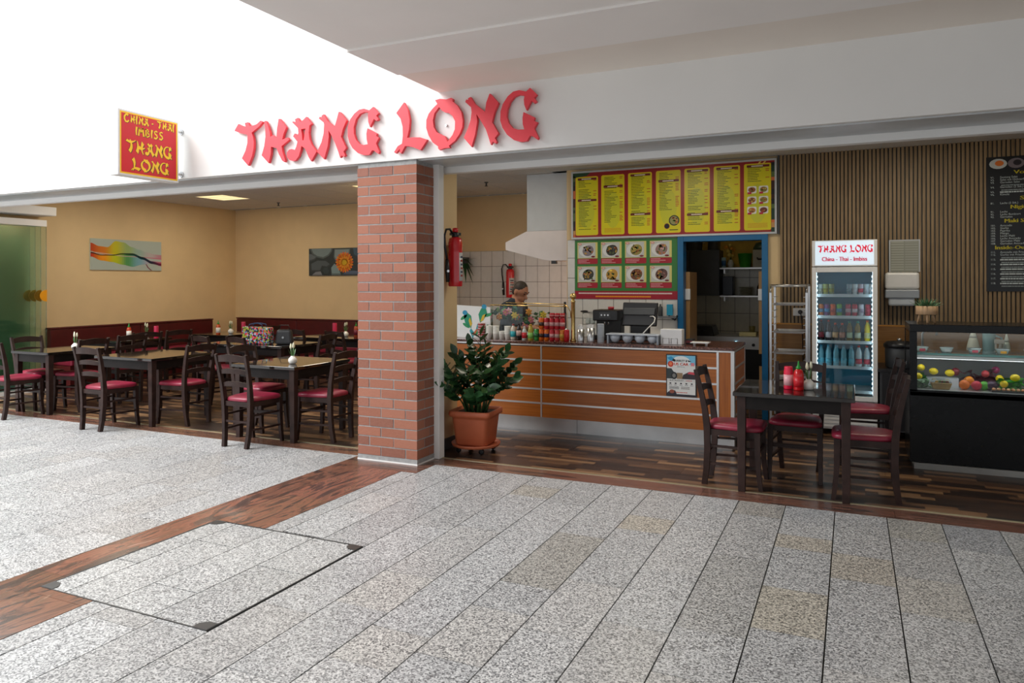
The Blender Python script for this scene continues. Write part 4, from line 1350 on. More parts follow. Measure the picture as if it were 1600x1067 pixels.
# ---- sneeze guard with brass rail, flower decals and flower garland
t = thing('sneeze_guard', 'curved glass counter guard with painted parrots and brass rail on the left counter end', 'glass guard', (-3.35, 7.2, CT))
gp = [(-.66, 0), (-.30, 0), (-.26, .02), (-.235, .06), (-.235, .335), (-.66, .355)]
MB().prism([gp], lambda x, z, tt: (x, tt, z), -0.012, 0.012).build('white_end_panel', plain('opal_panel', (0.86, 0.88, 0.86), 0.3, var=0.02), t)
pr = Print((-.66, -0.0125, 0), (1, 0, 0), (0, 0, 1), (0, -1, 0))
def parrot(x, y, s, a):
    ca, sa = math.cos(a), math.sin(a)
    def q(u, v):
        return (x + (u * ca - v * sa) * s, y + (u * sa + v * ca) * s)
    pr.poly([q(0, 0), q(.05, .06), q(.09, .16), q(.05, .24), q(-.02, .22), q(-.05, .12)], rgb(20, 150, 110), 2)
    pr.poly([q(.0, .02), q(.05, .05), q(.06, .15), q(.02, .12)], rgb(214, 180, 30), 3)
    pr.poly([q(.0, .0), q(.02, -.10), q(-.05, -.14), q(-.04, -.02)], rgb(30, 160, 170), 2)
    pr.ell(*q(.02, .25), .04 * s, .035 * s, rgb(30, 150, 190), 3)
parrot(.30, .16, .75, -.2)
parrot(.19, .10, .75, .5)
for x, y, a in ((.10, .22, .6), (.13, .13, -.5), (.25, .05, .2), (.38, .10, 1.2), (.40, .25, .3)):
    pr.ell(x, y, .05, .018, rgb(40, 150, 90), 2, 10, a)
pr.poly([(.20, .02), (.24, .035), (.28, .10), (.25, .09)], rgb(200, 110, 60), 3)
pr.build('painted_parrots', t)
MB().bb(-.234, .66, -0.004, 0.004, 0, .345).build('glass_sheet', M['clear_glass'], t)
MB().tube([(-.24, 0, .36), (.645, 0, .352)], .006, 8).tube([(-.05, 0, .385), (.62, 0, .375), (.66, 0, .352), (.69, 0, .30), (.695, 0, .24)], .005, 8).build('brass_rail', M['brass'], t)
t = thing('brass_post', 'upright brass post with ball top on the counter', 'post', (-2.605, 7.13, CT))
MB().lathe([(0.032, 0), (0.032, .012), (0.024, .02), (0.021, .03), (0.021, .40), (0.027, .405), (0.016, .42), (0.014, .435)], 18).build('shaft', M['brass'], t)
MB().ell((0, 0, .462), .033, 18, 12).build('ball', M['brass'], t)

t = thing('flower_garland', 'garland of artificial pink and orange flowers behind the counter glass', 'flowers', (-3.25, 7.37, CT + 0.20))
gr_ = random.Random(5)
MB().tube([(-.42, 0, .10), (-.25, .01, .07), (-.05, 0, .02), (.15, .01, .03), (.38, 0, .0)], .006, 6).build('vine', M['stem'], t)
MB().bb(-.42, -.40, -.01, .01, -.20, .10).bb(.36, .38, -.01, .01, -.20, .0).build('support', M['stem'], t)
petal_cols = [(214, 130, 150), (226, 150, 60), (206, 110, 130), (224, 180, 190), (226, 196, 60), (206, 120, 80)]
lf = MB().add([(0, 0, 0), (.030, .004, .04), (0, .0, .085), (-.030, .004, .04), (0, -.008, .04)], [(0, 1, 4), (1, 2, 4), (2, 3, 4), (3, 0, 4)]).mesh('garland_leaf', M['leaf_light'])
lf2 = lf.copy(); lf2.materials[0] = cm((24, 96, 70), 0.5)
for i in range(46):
    s = gr_.uniform(0, 1)
    o = obj('garland_leaf', lf if i % 2 else lf2, t)
    o.location = (-.42 + .82 * s, gr_.uniform(-.05, .05), .09 - .1 * s + gr_.uniform(-.07, .05))
    o.rotation_euler = (gr_.uniform(-1.2, 1.2), gr_.uniform(-2.2, 2.2), gr_.uniform(-1, 1))
    o.scale = (1, 1, 1) if i % 3 else (.8, .8, .8)
for i in range(13):
    s = (i + .5) / 13
    mb = MB()
    for k in range(6):
        a = 2 * PI * k / 6
        mb.ell((math.cos(a) * .022, -.008, math.sin(a) * .022), (.020, .008, .013), 8, 5, Matrix.Rotation(-a, 3, 'Y'))
    o = mb.build('flower', cm(petal_cols[i % 6], 0.6), t)
    o.location = (-.40 + .80 * s + gr_.uniform(-.04, .04), -.04 + gr_.uniform(-.02, .02), .09 - .1 * s + gr_.uniform(-.10, .07))
    o.rotation_euler.y = gr_.uniform(0, 3)
    MB().ell((0, -.016, 0), .008, 8, 5).build('flower_centre', cm((216, 170, 40)), o)

# ---- drinks, cups and boxes on the counter
cup_me = MB().lathe([(0.026, 0), (0.034, .062), (0.036, .064), (0.036, .068), (0.033, .068), (0.024, .004), (0.0005, .003)], 16).mesh('paper_cup', cm((240, 240, 232), 0.6))
for si, (x, top, nm) in enumerate(((-3.549, 1.10, 'leftmost'), (-3.467, 1.095, 'second'), (-3.396, 1.035, 'lowest, third'), (-3.329, 1.11, 'rightmost'))):
    n = max(2, int((top - CT - 0.068) / 0.018))
    for k in range(n):
        o = obj('paper_cup', cup_me)
        o.location = (x, 7.09, CT + k * 0.0182)
        tag(o, 'white paper cup, %s from the bottom of the %s counter cup stack' % (('first', 'second', 'third', 'fourth', 'fifth', 'sixth', 'seventh')[k], nm), 'cup', 'nested cups of the %s stack' % nm)
bowl_me = MB().lathe([(0.026, 0), (0.042, .03), (0.044, .034), (0.040, .034), (0.02, .004), (0.0005, .003)], 16).mesh('soup_bowl', cm((170, 40, 44), 0.4))
bowl_w = bowl_me.copy(); bowl_w.materials[0] = cm((216, 190, 186), 0.4)
for k in range(11):
    o = obj('soup_bowl', bowl_me if k % 2 else bowl_w)
    o.location = (-3.645, 7.10, CT + k * 0.0135)
    tag(o, '%s bowl, %s from the bottom of the striped stack left of the cups' % ('red' if k % 2 else 'pale pink', ('first', 'second', 'third', 'fourth', 'fifth', 'sixth', 'seventh', 'eighth', 'ninth', 'tenth', 'eleventh')[k]), 'bowl', 'red bowls of the striped stack' if k % 2 else 'pale bowls of the striped stack')

def bottle(label, loc, prof, body, lab=None, cap=None, lz=None, group=None, name='drink_bottle', cat='bottle', rough=0.12, n=14):
    t = thing(name, label, cat, loc, 0, group)
    MB().lathe(prof, n).build('bottle_body', cm(body, rough), t)
    zt = prof[-1][1]
    rt = prof[-1][0]
    if cap:
        MB().lathe([(rt + .002, zt - .004), (rt + .002, zt + .012), (rt, zt + .014)], n).build('cap', cm(cap), t)
    if lab:
        z0, z1 = lz
        rmax = max(p[0] for p in prof if z0 - .01 <= p[1] <= z1 + .01) if any(z0 - .01 <= p[1] <= z1 + .01 for p in prof) else max(p[0] for p in prof)
        MB().lathe([(rmax + .0008, z0), (rmax + .0008, z1)], n).build('bottle_label', cm(lab), t)
    return t
def bprof(h, r):
    return [(r * .9, 0), (r, .006), (r, h * .38), (r * .9, h * .48), (r, h * .58), (r * .85, h * .72), (r * .4, h * .9), (r * .38, h - .012)]
gbt = 'small drink bottles beside the paper cups'
bottle('small bottle with teal label right of the paper cups', (-3.259, 7.08, CT), bprof(.165, .030), (206, 196, 180), (40, 160, 170), (150, 60, 60), (.03, .09), gbt)
bottle('small dark cola bottle with pale label on the counter', (-3.193, 7.08, CT), bprof(.17, .029), (26, 16, 14), (190, 160, 150), (40, 30, 30), (.045, .10), gbt)
bottle('small bottle with red label among the counter drinks', (-3.130, 7.08, CT), bprof(.14, .027), (190, 196, 190), (196, 40, 50), (206, 206, 200), (.02, .08), gbt)
bottle('yellow-green lemonade bottle among the counter drinks', (-3.058, 7.08, CT), bprof(.165, .030), (170, 150, 50), (130, 190, 90), (190, 150, 40), (.02, .08), gbt)
def can(label, loc, c1_, c2_=None, h_=.115, r_=.030, group=None, name='drink_can'):
    t = thing(name, label, 'can', loc, 0, group)
    MB().lathe([(r_ * .8, 0), (r_, .008), (r_, h_ - .01), (r_ * .82, h_)], 16).build('can_body', cm(c1_, 0.25, 0.2), t)
    MB().lathe([(r_ * .82, h_ - .001), (r_ * .80, h_ + .002), (r_ * .72, h_ - .002), (0.0005, h_ - .002)], 16).build('lid', M['steel'], t)
    if c2_:
        MB().lathe([(r_ + .0006, h_ * .3), (r_ + .0006, h_ * .62)], 16).build('band', cm(c2_, 0.3), t)
    return t
gcc = 'stacked drink cans on the counter'
for x, nm, a, b in ((-2.995, 'green', (60, 150, 70), (30, 100, 50)), (-2.940, 'orange', (214, 100, 24), (60, 40, 30)), (-2.882, 'orange and blue', (224, 110, 20), (30, 50, 90)), (-2.822, 'red and white', (196, 40, 50), (206, 150, 150)), (-2.765, 'pale red', (200, 70, 70), (190, 160, 150)), (-2.708, 'amber', (206, 120, 40), (200, 160, 60))):
    for lv_ in range(2):
        if x == -2.995 and lv_:
            continue
        aa, bb_ = (a, b) if lv_ == 0 or x < -2.9 else ((186, 34, 44), (200, 150, 150))
        nm2 = nm if (aa, bb_) == (a, b) else 'red'
        can('%s drink can in the %s layer of counter stack%s' % (nm2, 'lower' if lv_ == 0 else 'upper', '' if nm2 != 'red' else ', above the %s one' % nm), (x, 7.09, CT + lv_ * .119), aa, bb_, .117, .0275, gcc)
for k, x in enumerate((-2.822, -2.765, -2.708)):
    can('red drink can on top of the counter can stack, %s of three' % ('left', 'middle', 'right')[k], (x, 7.09, CT + .238), (180, 30, 40), (190, 120, 120), .05, .0275, gcc)
can('single red drink can right beside the brass post', (-2.655, 7.075, CT), (190, 24, 36), None, .12, .027)
t = thing('knife', 'black-handled kitchen knife standing behind the can stack', 'knife', (-2.735, 7.24, CT))
MB().bb(-.012, .012, -.008, .008, .27, .40).build('handle', M['black_plastic'], t, .004)
MB().bb(-.016, .016, -.0015, .0015, .02, .27).build('blade', M['steel'], t)
MB().lathe([(.035, 0), (.035, .12), (.03, .12), (.03, .01)], 14).build('holder', M['steel'], t)

# steel beakers with napkin tops
for x, top, nm, r_ in ((-2.512, .125, 'left', .036), (-2.404, .14, 'right', .040)):
    t = thing('steel_beaker', 'steel beaker filled with white napkins, %s one of two' % nm, 'beaker', (x, 7.10, CT), 0, 'steel beakers on the counter')
    MB().lathe([(r_ * .9, 0), (r_ * .92, .004), (r_, top), (r_ * .94, top), (r_ * .84, .01), (.0005, .008)], 18).build('cup_body', M['steel'], t)
    for k in range(5):
        MB().box((rnd.uniform(-.5, .5) * r_, rnd.uniform(-.4, .4) * r_, top + .005 + rnd.uniform(0, .02)), (.034, .012, .05), Euler((rnd.uniform(-.3, .3), rnd.uniform(-.3, .3), rnd.uniform(0, 3))).to_matrix()).build('napkin', M['white_plastic'], t)
t = thing('lid_stack', 'grey translucent stack of cup lids next to the steel beakers', 'lids', (-2.306, 7.12, CT))
mb = MB()
for k in range(15):
    mb.lathe([(.034, k * .0125), (.036, k * .0125 + .008), (.030, k * .0125 + .011)], 16)
mb.build('lids', M['light_grey_plastic'], t)

# grey tray with four round cups
t = thing('cutlery_tray', 'grey plastic tray with four round hanging cups on the counter', 'tray', (-1.965, 7.12, CT))
fr_ = MB()
W = .265
fr_.prism([[(-W, -.075), (W, -.075), (W, .085), (-W, .085)]] + [[(cx + .052 * math.cos(2 * PI * k / 16), .052 * math.sin(2 * PI * k / 16)) for k in range(16)] for cx in (-.19, -.063, .063, .19)], lambda x, y, tt: (x, y, tt), .082, .094)
fr_.build('tray_top', M['light_grey_plastic'], t, .003)
for cx in (-.19, -.063, .063, .19):
    MB().lathe([(.012, .002), (.034, .012), (.050, .04), (.055, .081), (.052, .081), (.046, .042), (.03, .016), (.0005, .008)], 18, (cx, 0, 0)).build('cup', M['light_grey_plastic'], t)
for s in (-1, 1):
    MB().bb(s * .25 - .008, s * .25 + .008, -.06, .07, 0, .082).build('foot', M['grey_plastic'], t)

# napkin dispenser
t = thing('napkin_dispenser', 'white napkin dispenser filled with paper on the counter', 'napkin holder', (-1.592, 7.16, CT))
MB().bb(-.105, .105, -.055, .055, .0, .148).build('box', M['white_plastic'], t, .006)
for x in (-.05, .03):
    MB().tube([(x - .03, -.058, .01), (x - .03, -.058, .06), (x + .03, -.058, .06), (x + .03, -.058, .01)], .003, 6).build('wire', M['steel'], t)
t = thing('card_terminal', 'small dark red card terminal beside the napkin dispenser', 'terminal', (-1.44, 7.28, CT))
MB().bb(-.035, .035, -.06, .06, 0, .05).build('case', M['black_plastic'], t, .006)
MB().bb(-.03, .03, -.062, -.06, .012, .035).build('stripe', cm((120, 20, 30)), t)
t = thing('coin_dish', 'low white coin dish on two feet near the counter end', 'dish', (-1.315, 7.12, CT))
MB().bb(-.085, .085, -.06, .06, .024, .034).build('plate', M['white_plastic'], t, .003)
for s in (-.055, .055):
    MB().lathe([(.012, 0), (.014, .024)], 10, (s, 0, 0)).build('foot', M['white_plastic'], t)

# coffee machine and till
t = thing('coffee_machine', 'black coffee machine behind the steel beakers', 'coffee machine', (-2.345, 7.50, CT))
MB().bb(-.135, .135, -.12, .15, 0, .05).bb(-.135, .135, .0, .15, .05, .24).bb(-.135, .135, -.12, .15, .20, .315).build('housing', M['black_plastic'], t, .012)
MB().bb(-.06, .06, -.124, -.12, .23, .29).build('control_panel', M['dark_grey'], t)
for k in range(3):
    MB().lathe([(.009, 0), (.009, .004)], 10, (-.035 + .035 * k, -.124, .262), None, True, Matrix.Rotation(PI / 2, 3, 'X')).build('button', M['steel'], t)
MB().tube([(-.02, -.06, .20), (-.02, -.06, .16)], .008, 8).tube([(.02, -.06, .20), (.02, -.06, .16)], .008, 8).build('spout', M['steel'], t)
o = MB().lathe([(.03, 0), (.034, .03), (.03, .03), (.026, .004), (.0005, .004)], 14).build('saucer_cup', cm((170, 40, 50)))
o.location = (-2.315, 7.50, CT + .315)
tag(o, 'small red cup on top of the black coffee machine', 'cup')
t = thing('till_screen', 'black cash register screen seen from behind on the counter', 'monitor', (-2.01, 7.52, CT))
rot = Euler((R(-16), 0, 0)).to_matrix()
MB().box((0, 0, .27), (.37, .035, .25), rot).build('screen_case', M['black_plastic'], t, .01)
MB().box((0, -.024, .30), (.33, .012, .075), rot).build('rear_hood', M['dark_grey'], t, .006)
MB().bb(-.10, .10, -.02, .05, .02, .20).build('stand', M['black_plastic'], t, .01)
MB().bb(-.19, .17, -.12, .12, 0, .03).build('base', M['black_plastic'], t, .008)
MB().tube([(.11, -.30, .09), (.14, -.22, .14), (.19, -.16, .20), (.19, -.12, .24), (.16, -.08, .255), (.12, -.05, .25)], .006, 8).build('cable', M['white_plastic'], t)

# ================================================================ WALL BEHIND THE COUNTER
# back worktop with glass rack
t = thing('back_worktop', 'steel worktop along the tiled wall behind the counter', 'worktop', (-2.55, 8.42, 0))
MB().bb(-.66, .66, -.27, .27, .87, .905).build('top', M['brushed_steel'], t)
MB().bb(-.64, .64, -.24, .26, 0.08, .869).build('cabinet', M['dark_grey'], t)
t = thing('glass_rack', 'wire rack with upside-down glasses on the tiled wall', 'rack', (-2.80, 8.68, 1.03))
mb = MB()
for z in (0.0, .14):
    for y in (-.20, -.10, -.01):
        mb.tube([(-.17, y, z), (.17, y, z)], .004, 6)
for x in (-.17, .17):
    mb.tube([(x, -.01, 0), (x, -.01, .14)], .004, 6).tube([(x, -.2, 0), (x, -.2, .14)], .004, 6)
    mb.tube([(x, -.2, 0), (x, -.01, 0)], .004, 6).tube([(x, -.2, .14), (x, -.01, .14)], .004, 6)
mb.build('wire_frame', M['steel'], t)
gl_me = MB().lathe([(.028, 0), (.026, .07), (.024, .07), (.026, .003)], 12).mesh('drinking_glass', cm((190, 200, 200), 0.1))
for k in range(6):
    o = obj('drinking_glass', gl_me)
    o.location = (-2.94 + k * .056, 8.575, 1.035)
    tag(o, 'drinking glass in the wall wire rack, %s from the left' % ('first', 'second', 'third', 'fourth', 'fifth', 'sixth')[k], 'glass', 'glasses in the wire rack')
for x, lab in ((-2.90, 'black soup ladle lying on top of the glass rack'),):
    t = thing('ladle', lab, 'ladle', (x, 8.50, 1.175), R(8))
    MB().tube([(-.02, 0, .004), (.26, 0, .012)], .005, 8).build('handle', M['steel'], t)
    MB().ell((-.06, 0, .012), (.05, .035, .014), 12, 6).build('bowl', M['black_plastic'], t)
t = thing('wall_dispenser', 'small wall bracket with blue sponge beside the till screen', 'dispenser', (-1.98, 8.69, 1.12))
MB().bb(-.14, .12, -.12, -.001, 0, .02).build('shelf', M['steel'], t)
MB().lathe([(.03, .02), (.03, .12), (.012, .14), (.012, .16)], 12, (-.08, -.06, 0)).build('soap_bottle', M['dark_grey'], t)
MB().bb(.0, .07, -.09, -.04, .03, .16).build('sponge', cm((40, 150, 190)), t, .006)
MB().tube([(.02, -.06, .02), (.10, -.10, -.02), (.13, -.09, .03)], .012, 8).build('hook', M['black_plastic'], t)

# big yellow menu board
t = thing('menu_board', 'wide yellow menu board with seven columns above the counter', 'menu board', (-1.97, 8.70, 2.075))
W, H = 2.42, 0.84
MB().bb(-W / 2, W / 2, -.045, 0, 0, H).build('box', M['dark_grey'], t)
fr_ = MB()
e = .022
fr_.bb(-W / 2, W / 2, -.055, -.045, 0, e).bb(-W / 2, W / 2, -.055, -.045, H - e, H).bb(-W / 2, -W / 2 + e, -.055, -.045, e, H - e).bb(W / 2 - e, W / 2, -.055, -.045, e, H - e)
fr_.build('frame', M['grey_metal'], t)
pr = Print((-W / 2, -.0455, 0), (1, 0, 0), (0, 0, 1), (0, -1, 0))
pr.rect(e, e, W - e, H - e, rgb(150, 22, 26), 1)
mr = random.Random(21)
for s0, s1 in ((e, .05), (W - .06, W - e)):
    y = e
    while y < H - .06:
        hh_ = mr.uniform(.03, .07)
        pr.rect(s0, y, s1, min(y + hh_, H - e), rgb(*mr.choice(((30, 60, 40), (60, 30, 20), (200, 150, 90), (20, 20, 24), (90, 110, 60), (210, 110, 60)))), 2)
        y += hh_
pr.poly([(e, H - e), (.25, H - e), (.2, H - .06), (e, H - .08)], rgb(30, 70, 40), 2)
cols_ = [.055, .388, .725, 1.065, 1.40, 1.735, 2.07]
dg, rd, wh = rgb(60, 76, 10), rgb(190, 60, 20), rgb(236, 226, 206)
for ci, x0 in enumerate(cols_):
    x1 = x0 + .292
    y0, y1 = .045, H - .07 + ci * .004
    pr.rrect(x0, y0, x1, y1, .02, rgb(240, 196, 30), 2)
    pr.rrect(x0 + .007, y0 + .007, x1 - .007, y1 - .007, .016, rgb(222, 212, 10), 3)
    pr.ell((x0 + x1) / 2, y0 + .3, .1, .22, rgb(206, 206, 40), 4)
    heads = {0: (0, 14), 1: (6,), 2: (0, 25), 3: (5,), 4: (0, 27), 5: (0, 26), 6: (0,)}[ci]
    rows_n = 36
    stop = {3: 24, 6: 10}.get(ci, 34 if ci != 1 else 30)
    for r_ in range(stop):
        y = y1 - .03 - r_ * .0188
        if any(hd <= r_ <= hd for hd in heads):
            pr.rect(x0 + .03, y - .012, x1 - .02, y + .014, rgb(110, 26, 24), 5)
            pr.words(x0 + .08, y - .005, x1 - .08, .012, wh, 6, mr, .12, (.6, 1.1))
            continue
        if mr.random() < .08:
            continue
        if mr.random() < .45:
            pr.words(x0 + .022, y - .004, x0 + .03, .008, dg, 5, mr)
            pr.words(x1 - .06, y - .004, x1 - .02, .009, rd, 5, mr, .2, (.8, 1.6))
        pr.words(x0 + .04, y - .003, x0 + .04 + mr.uniform(.07, .17), .0065, dg, 5, mr, .3, (1.5, 5))
    if ci in (1, 6):
        for r_ in range(4):
            pr.words(x0 + .04, y0 + .03 + r_ * .014, x1 - .04, .005, rgb(214, 130, 20), 5, mr)
def dish(x, y, r_, k=5):
    pr.rrect(x - r_, y - r_ * .8, x + r_, y + r_ * .8, r_ * .3, rgb(236, 236, 230), k)
    pr.ell(x, y, r_ * .8, r_ * .6, rgb(*mr.choice(((150, 90, 40), (120, 60, 40), (190, 130, 60), (140, 130, 60)))), k + 1)
    for _ in range(6):
        pr.ell(x + mr.uniform(-.5, .5) * r_, y + mr.uniform(-.35, .35) * r_, r_ * .2, r_ * .15, rgb(*mr.choice(((200, 140, 60), (90, 110, 40), (190, 70, 40), (110, 60, 30), (220, 180, 80)))), k + 2, 8)
    pr.rect(x - r_ * .9, y - r_ * .95, x - r_ * .1, y - r_ * .5, rgb(190, 30, 60), k + 3)
for i in range(3):
    for j in range(2):
        dish(cols_[6] + .085 + j * .125, .50 - i * .115, .05)
pr.ell(cols_[3] + .215, .19, .062, .062, rgb(20, 16, 16), 5, 20)
pr.ell(cols_[3] + .215, .19, .05, .05, rgb(150, 150, 90), 6, 20)
for _ in range(14):
    pr.ell(cols_[3] + .215 + mr.uniform(-.035, .035), .19 + mr.uniform(-.035, .035), .012, .008, rgb(*mr.choice(((190, 80, 40), (90, 140, 50), (210, 170, 80), (60, 90, 40)))), 7, 8)
pr.ell(cols_[3] + .13, .125, .033, .033, rgb(180, 50, 30), 5, 18)
pr.ell(cols_[3] + .13, .125, .029, .029, rgb(16, 16, 24), 6, 18)
pr.rect(cols_[3] + .16, .075, cols_[3] + .26, .085, rgb(50, 60, 10), 5)
for k in range(2):
    pr.poly([(W - .22 + k * .05, H - .07), (W - .20 + k * .05, H - .07), (W - .16 + k * .05, H - .025), (W - .18 + k * .05, H - .025)], rgb(236, 200, 90), 4)
pr.build('printed_menu', t)

# green dish poster below
t = thing('dish_poster', 'green poster with eight dish photographs under the menu board', 'poster', (-2.508, 8.689, 1.335))
W, H = 1.278, 0.728
MB().bb(-W / 2, W / 2, -.006, 0.0, 0, H).build('sheet', cm((50, 110, 50)), t)
pr = Print((-W / 2, -.0064, 0), (1, 0, 0), (0, 0, 1), (0, -1, 0))
pr.rect(0, 0, W, H, rgb(52, 122, 52), 1)
pr.rect(.0, 0, W, .098, rgb(160, 14, 40), 2)
pr.words(.05, .062, W - .05, .016, rgb(230, 210, 210), 3, mr, .12, (.6, 1.2))
pr.words(.27, .022, W - .31, .018, rgb(236, 150, 20), 3, mr, .12, (.6, 1.2))
for i in range(4):
    for j in range(2):
        x0 = .035 + i * .305
        y0 = .135 + (1 - j) * .296
        pr.rect(x0, y0 + .07, x0 + .262, y0 + .268, rgb(216, 206, 120), 2)
        pr.rect(x0 + .012, y0 + .075, x0 + .235, y0 + .262, rgb(196, 200, 196), 3)
        pr.ell(x0 + .12, y0 + .165, .10, .078, rgb(222, 224, 224), 4, 20)
        base_ = ((130, 120, 126), (50, 50, 46), (150, 140, 70), (150, 120, 116), (60, 60, 50), (196, 150, 60), (120, 70, 40), (96, 66, 60))[j * 4 + i]
        pr.ell(x0 + .14, y0 + .165, .075, .066, rgb(*base_), 5, 16, .4)
        for _ in range(16):
            cc = mr.choice((tuple(min(255, q * 1.5) for q in base_), tuple(q * .6 for q in base_), (190, 150, 60), (80, 100, 50), (180, 110, 60)))
            pr.ell(x0 + .14 + mr.uniform(-.055, .055), y0 + .16 + mr.uniform(-.05, .055), .018, .010, rgb(*cc), 6, 8, mr.uniform(0, 3))
        pr.ell(x0 + .032, y0 + .245, .025, .013, rgb(206, 90, 90), 6, 12)
        pr.ell(x0 + .032, y0 + .245, .018, .008, rgb(226, 200, 190), 7, 12)
        pr.ell(x0 + .205, y0 + .09, .026, .011, rgb(120, 30, 30), 7, 12)
        pr.rrect(x0, y0, x0 + .262, y0 + .066, .012, rgb(168, 16, 40), 4)
        for q in range(3):
            pr.words(x0 + .012, y0 + .048 - q * .018, x0 + mr.uniform(.12, .22), .007, rgb(226, 170, 176), 5, mr, .25, (1, 3))
pr.build('printed_image', t)

# exhaust hood, duct
t = thing('range_hood', 'pinkish stainless extractor hood with white duct beside the menu wall', 'hood', (-3.27, 8.82, 1.83))
hx_ = [(-.60, .375), (-.90, .24), (-.90, .14), (-.86, .13), (-.30, -.01), (-.02, -.01), (-.02, .375)]
MB().prism([hx_], lambda x, z, tt: (x, tt, z), 0.0, 1.25).build('hood_body', plain('hood_steel', (0.66, 0.60, 0.58), 0.42, 0.35, var=0.06, nscale=3), t)
MB().bb(-.59, -.02, 0.0, 1.2, .376, 1.112).build('duct', plain('duct_white', (0.62, 0.65, 0.67), 0.5, var=0.03), t, .004)
MB().bb(-.27, -.20, .05, .09, -.05, -.01).build('lamp_socket', M['dark_grey'], t)
MB().ell((-.235, .95, -.012), (.035, .035, .02), 12, 8).build('lamp_bulb', emit('warm_bulb', (1.0, 0.72, 0.5), 2.5), t)
hl_ = bpy.data.lights.new('hood_lamp', 'POINT')
hl_.energy = 6
hl_.color = (1.0, 0.70, 0.52)
hl_.shadow_soft_size = 0.05
hlo = bpy.data.objects.new('hood_lamp', hl_)
COL.objects.link(hlo)
hlo.parent = t
hlo.location = (-.3, .95, -.09)

# stove bench below the hood
t = thing('stove_bench', 'steel cooking bench below the extractor hood', 'stove', (-4.0, 10.2, 0))
MB().bb(-.8, .7, -.5, .48, 0, .86).build('body', M['brushed_steel'], t, .006)
for k in range(4):
    MB().lathe([(.03, 0), (.03, .02), (.02, .03)], 12, (-.6 + k * .35, -.5, .75), None, True, Matrix.Rotation(PI / 2, 3, 'X')).build('knob', M['black_plastic'], t)
for k in range(3):
    o = MB().lathe([(.10, 0), (.16, .07), (.165, .075), (.155, .072), (.09, .006), (.0005, .005)], 20).build('wok', M['black_plastic'])
    o.location = (-4.5 + k * .45, 10.2, .862)
    tag(o, 'black wok on the cooking bench, %s of three' % ('left', 'middle', 'right')[k], 'wok', 'woks on the cooking bench')

# ================================================================ FIRE EXTINGUISHERS
def extinguisher(label, loc, rz, s=1.0):
    t = thing('fire_extinguisher', label, 'fire extinguisher', loc, rz)
    MB().lathe([(.062 * s, 0), (.066 * s, .012), (.066 * s, .40 * s), (.058 * s, .44 * s), (.03 * s, .455 * s)], 24).build('cylinder', M['red_paint'], t)
    MB().lathe([(.0668 * s, .05 * s), (.0668 * s, .31 * s)], 24).build('label_sleeve', cm((205, 205, 205)), t)
    # leave the front-left strip red: a red half shell over the sleeve
    mb = MB()
    nn = 14
    vs, fs = [], []
    for k in range(nn + 1):
        a = R(90 + 190 * k / nn)
        vs += [(.0676 * s * math.cos(a), .0676 * s * math.sin(a), .04 * s), (.0676 * s * math.cos(a), .0676 * s * math.sin(a), .32 * s)]
    for k in range(nn):
        fs.append((2 * k, 2 * k + 2, 2 * k + 3, 2 * k + 1))
    mb.add(vs, fs, None, True)
    mb.build('red_side', M['red_paint'], t)
    for k in range(6):
        mb = MB()
        vs = []
        for a in (-66, -48, -30, -12):
            for z in (.09 + k * .034, .108 + k * .034):
                vs.append((.0679 * s * math.cos(R(a)), .0679 * s * math.sin(R(a)), z * s))
        mb.add(vs, [(0, 2, 3, 1), (2, 4, 5, 3), (4, 6, 7, 5)])
        mb.build('label_print', cm((40, 60, 90) if k % 2 else (150, 40, 40)), t)
    MB().lathe([(.03 * s, .45 * s), (.034 * s, .46 * s), (.034 * s, .49 * s), (.02 * s, .50 * s)], 16).bb(-.05 * s, .05 * s, -.018 * s, .018 * s, .47 * s, .495 * s).build('valve', M['black_plastic'], t)
    MB().lathe([(.024 * s, .50 * s), (.028 * s, .51 * s), (.026 * s, .535 * s), (.012 * s, .54 * s)], 14).build('strike_knob', M['red_paint'], t)
    MB().tube([(-.03 * s, -.015 * s, .48 * s), (-.065 * s, -.03 * s, .525 * s), (-.105 * s, -.045 * s, .52 * s), (-.125 * s, -.05 * s, .46 * s), (-.12 * s, -.05 * s, .36 * s), (-.10 * s, -.05 * s, .24 * s)], .011 * s, 10).build('hose', M['black_plastic'], t)
    MB().tube([(-.10 * s, -.05 * s, .245 * s), (-.098 * s, -.05 * s, .15 * s), (-.092 * s, -.05 * s, .04 * s)], [.016 * s, .022 * s, .017 * s], 12).build('nozzle', M['black_plastic'], t)
    MB().lathe([(.012 * s, 0), (.012 * s, .012)], 10, (-.10 * s, -.068 * s, .14 * s), None, True, Matrix.Rotation(PI / 2, 3, 'X')).build('pistol_pin', M['steel'], t)
    MB().bb(-.02 * s, .02 * s, .06 * s, .085 * s, .30 * s, .40 * s).build('wall_bracket', M['dark_grey'], t)
    return t
extinguisher('red fire extinguisher hanging on the cream partition beside the pillar', (-3.325, 5.95, 1.505), R(50))
extinguisher('red fire extinguisher on the white tiles behind the person', (-4.93, 10.60, 1.30), 0)

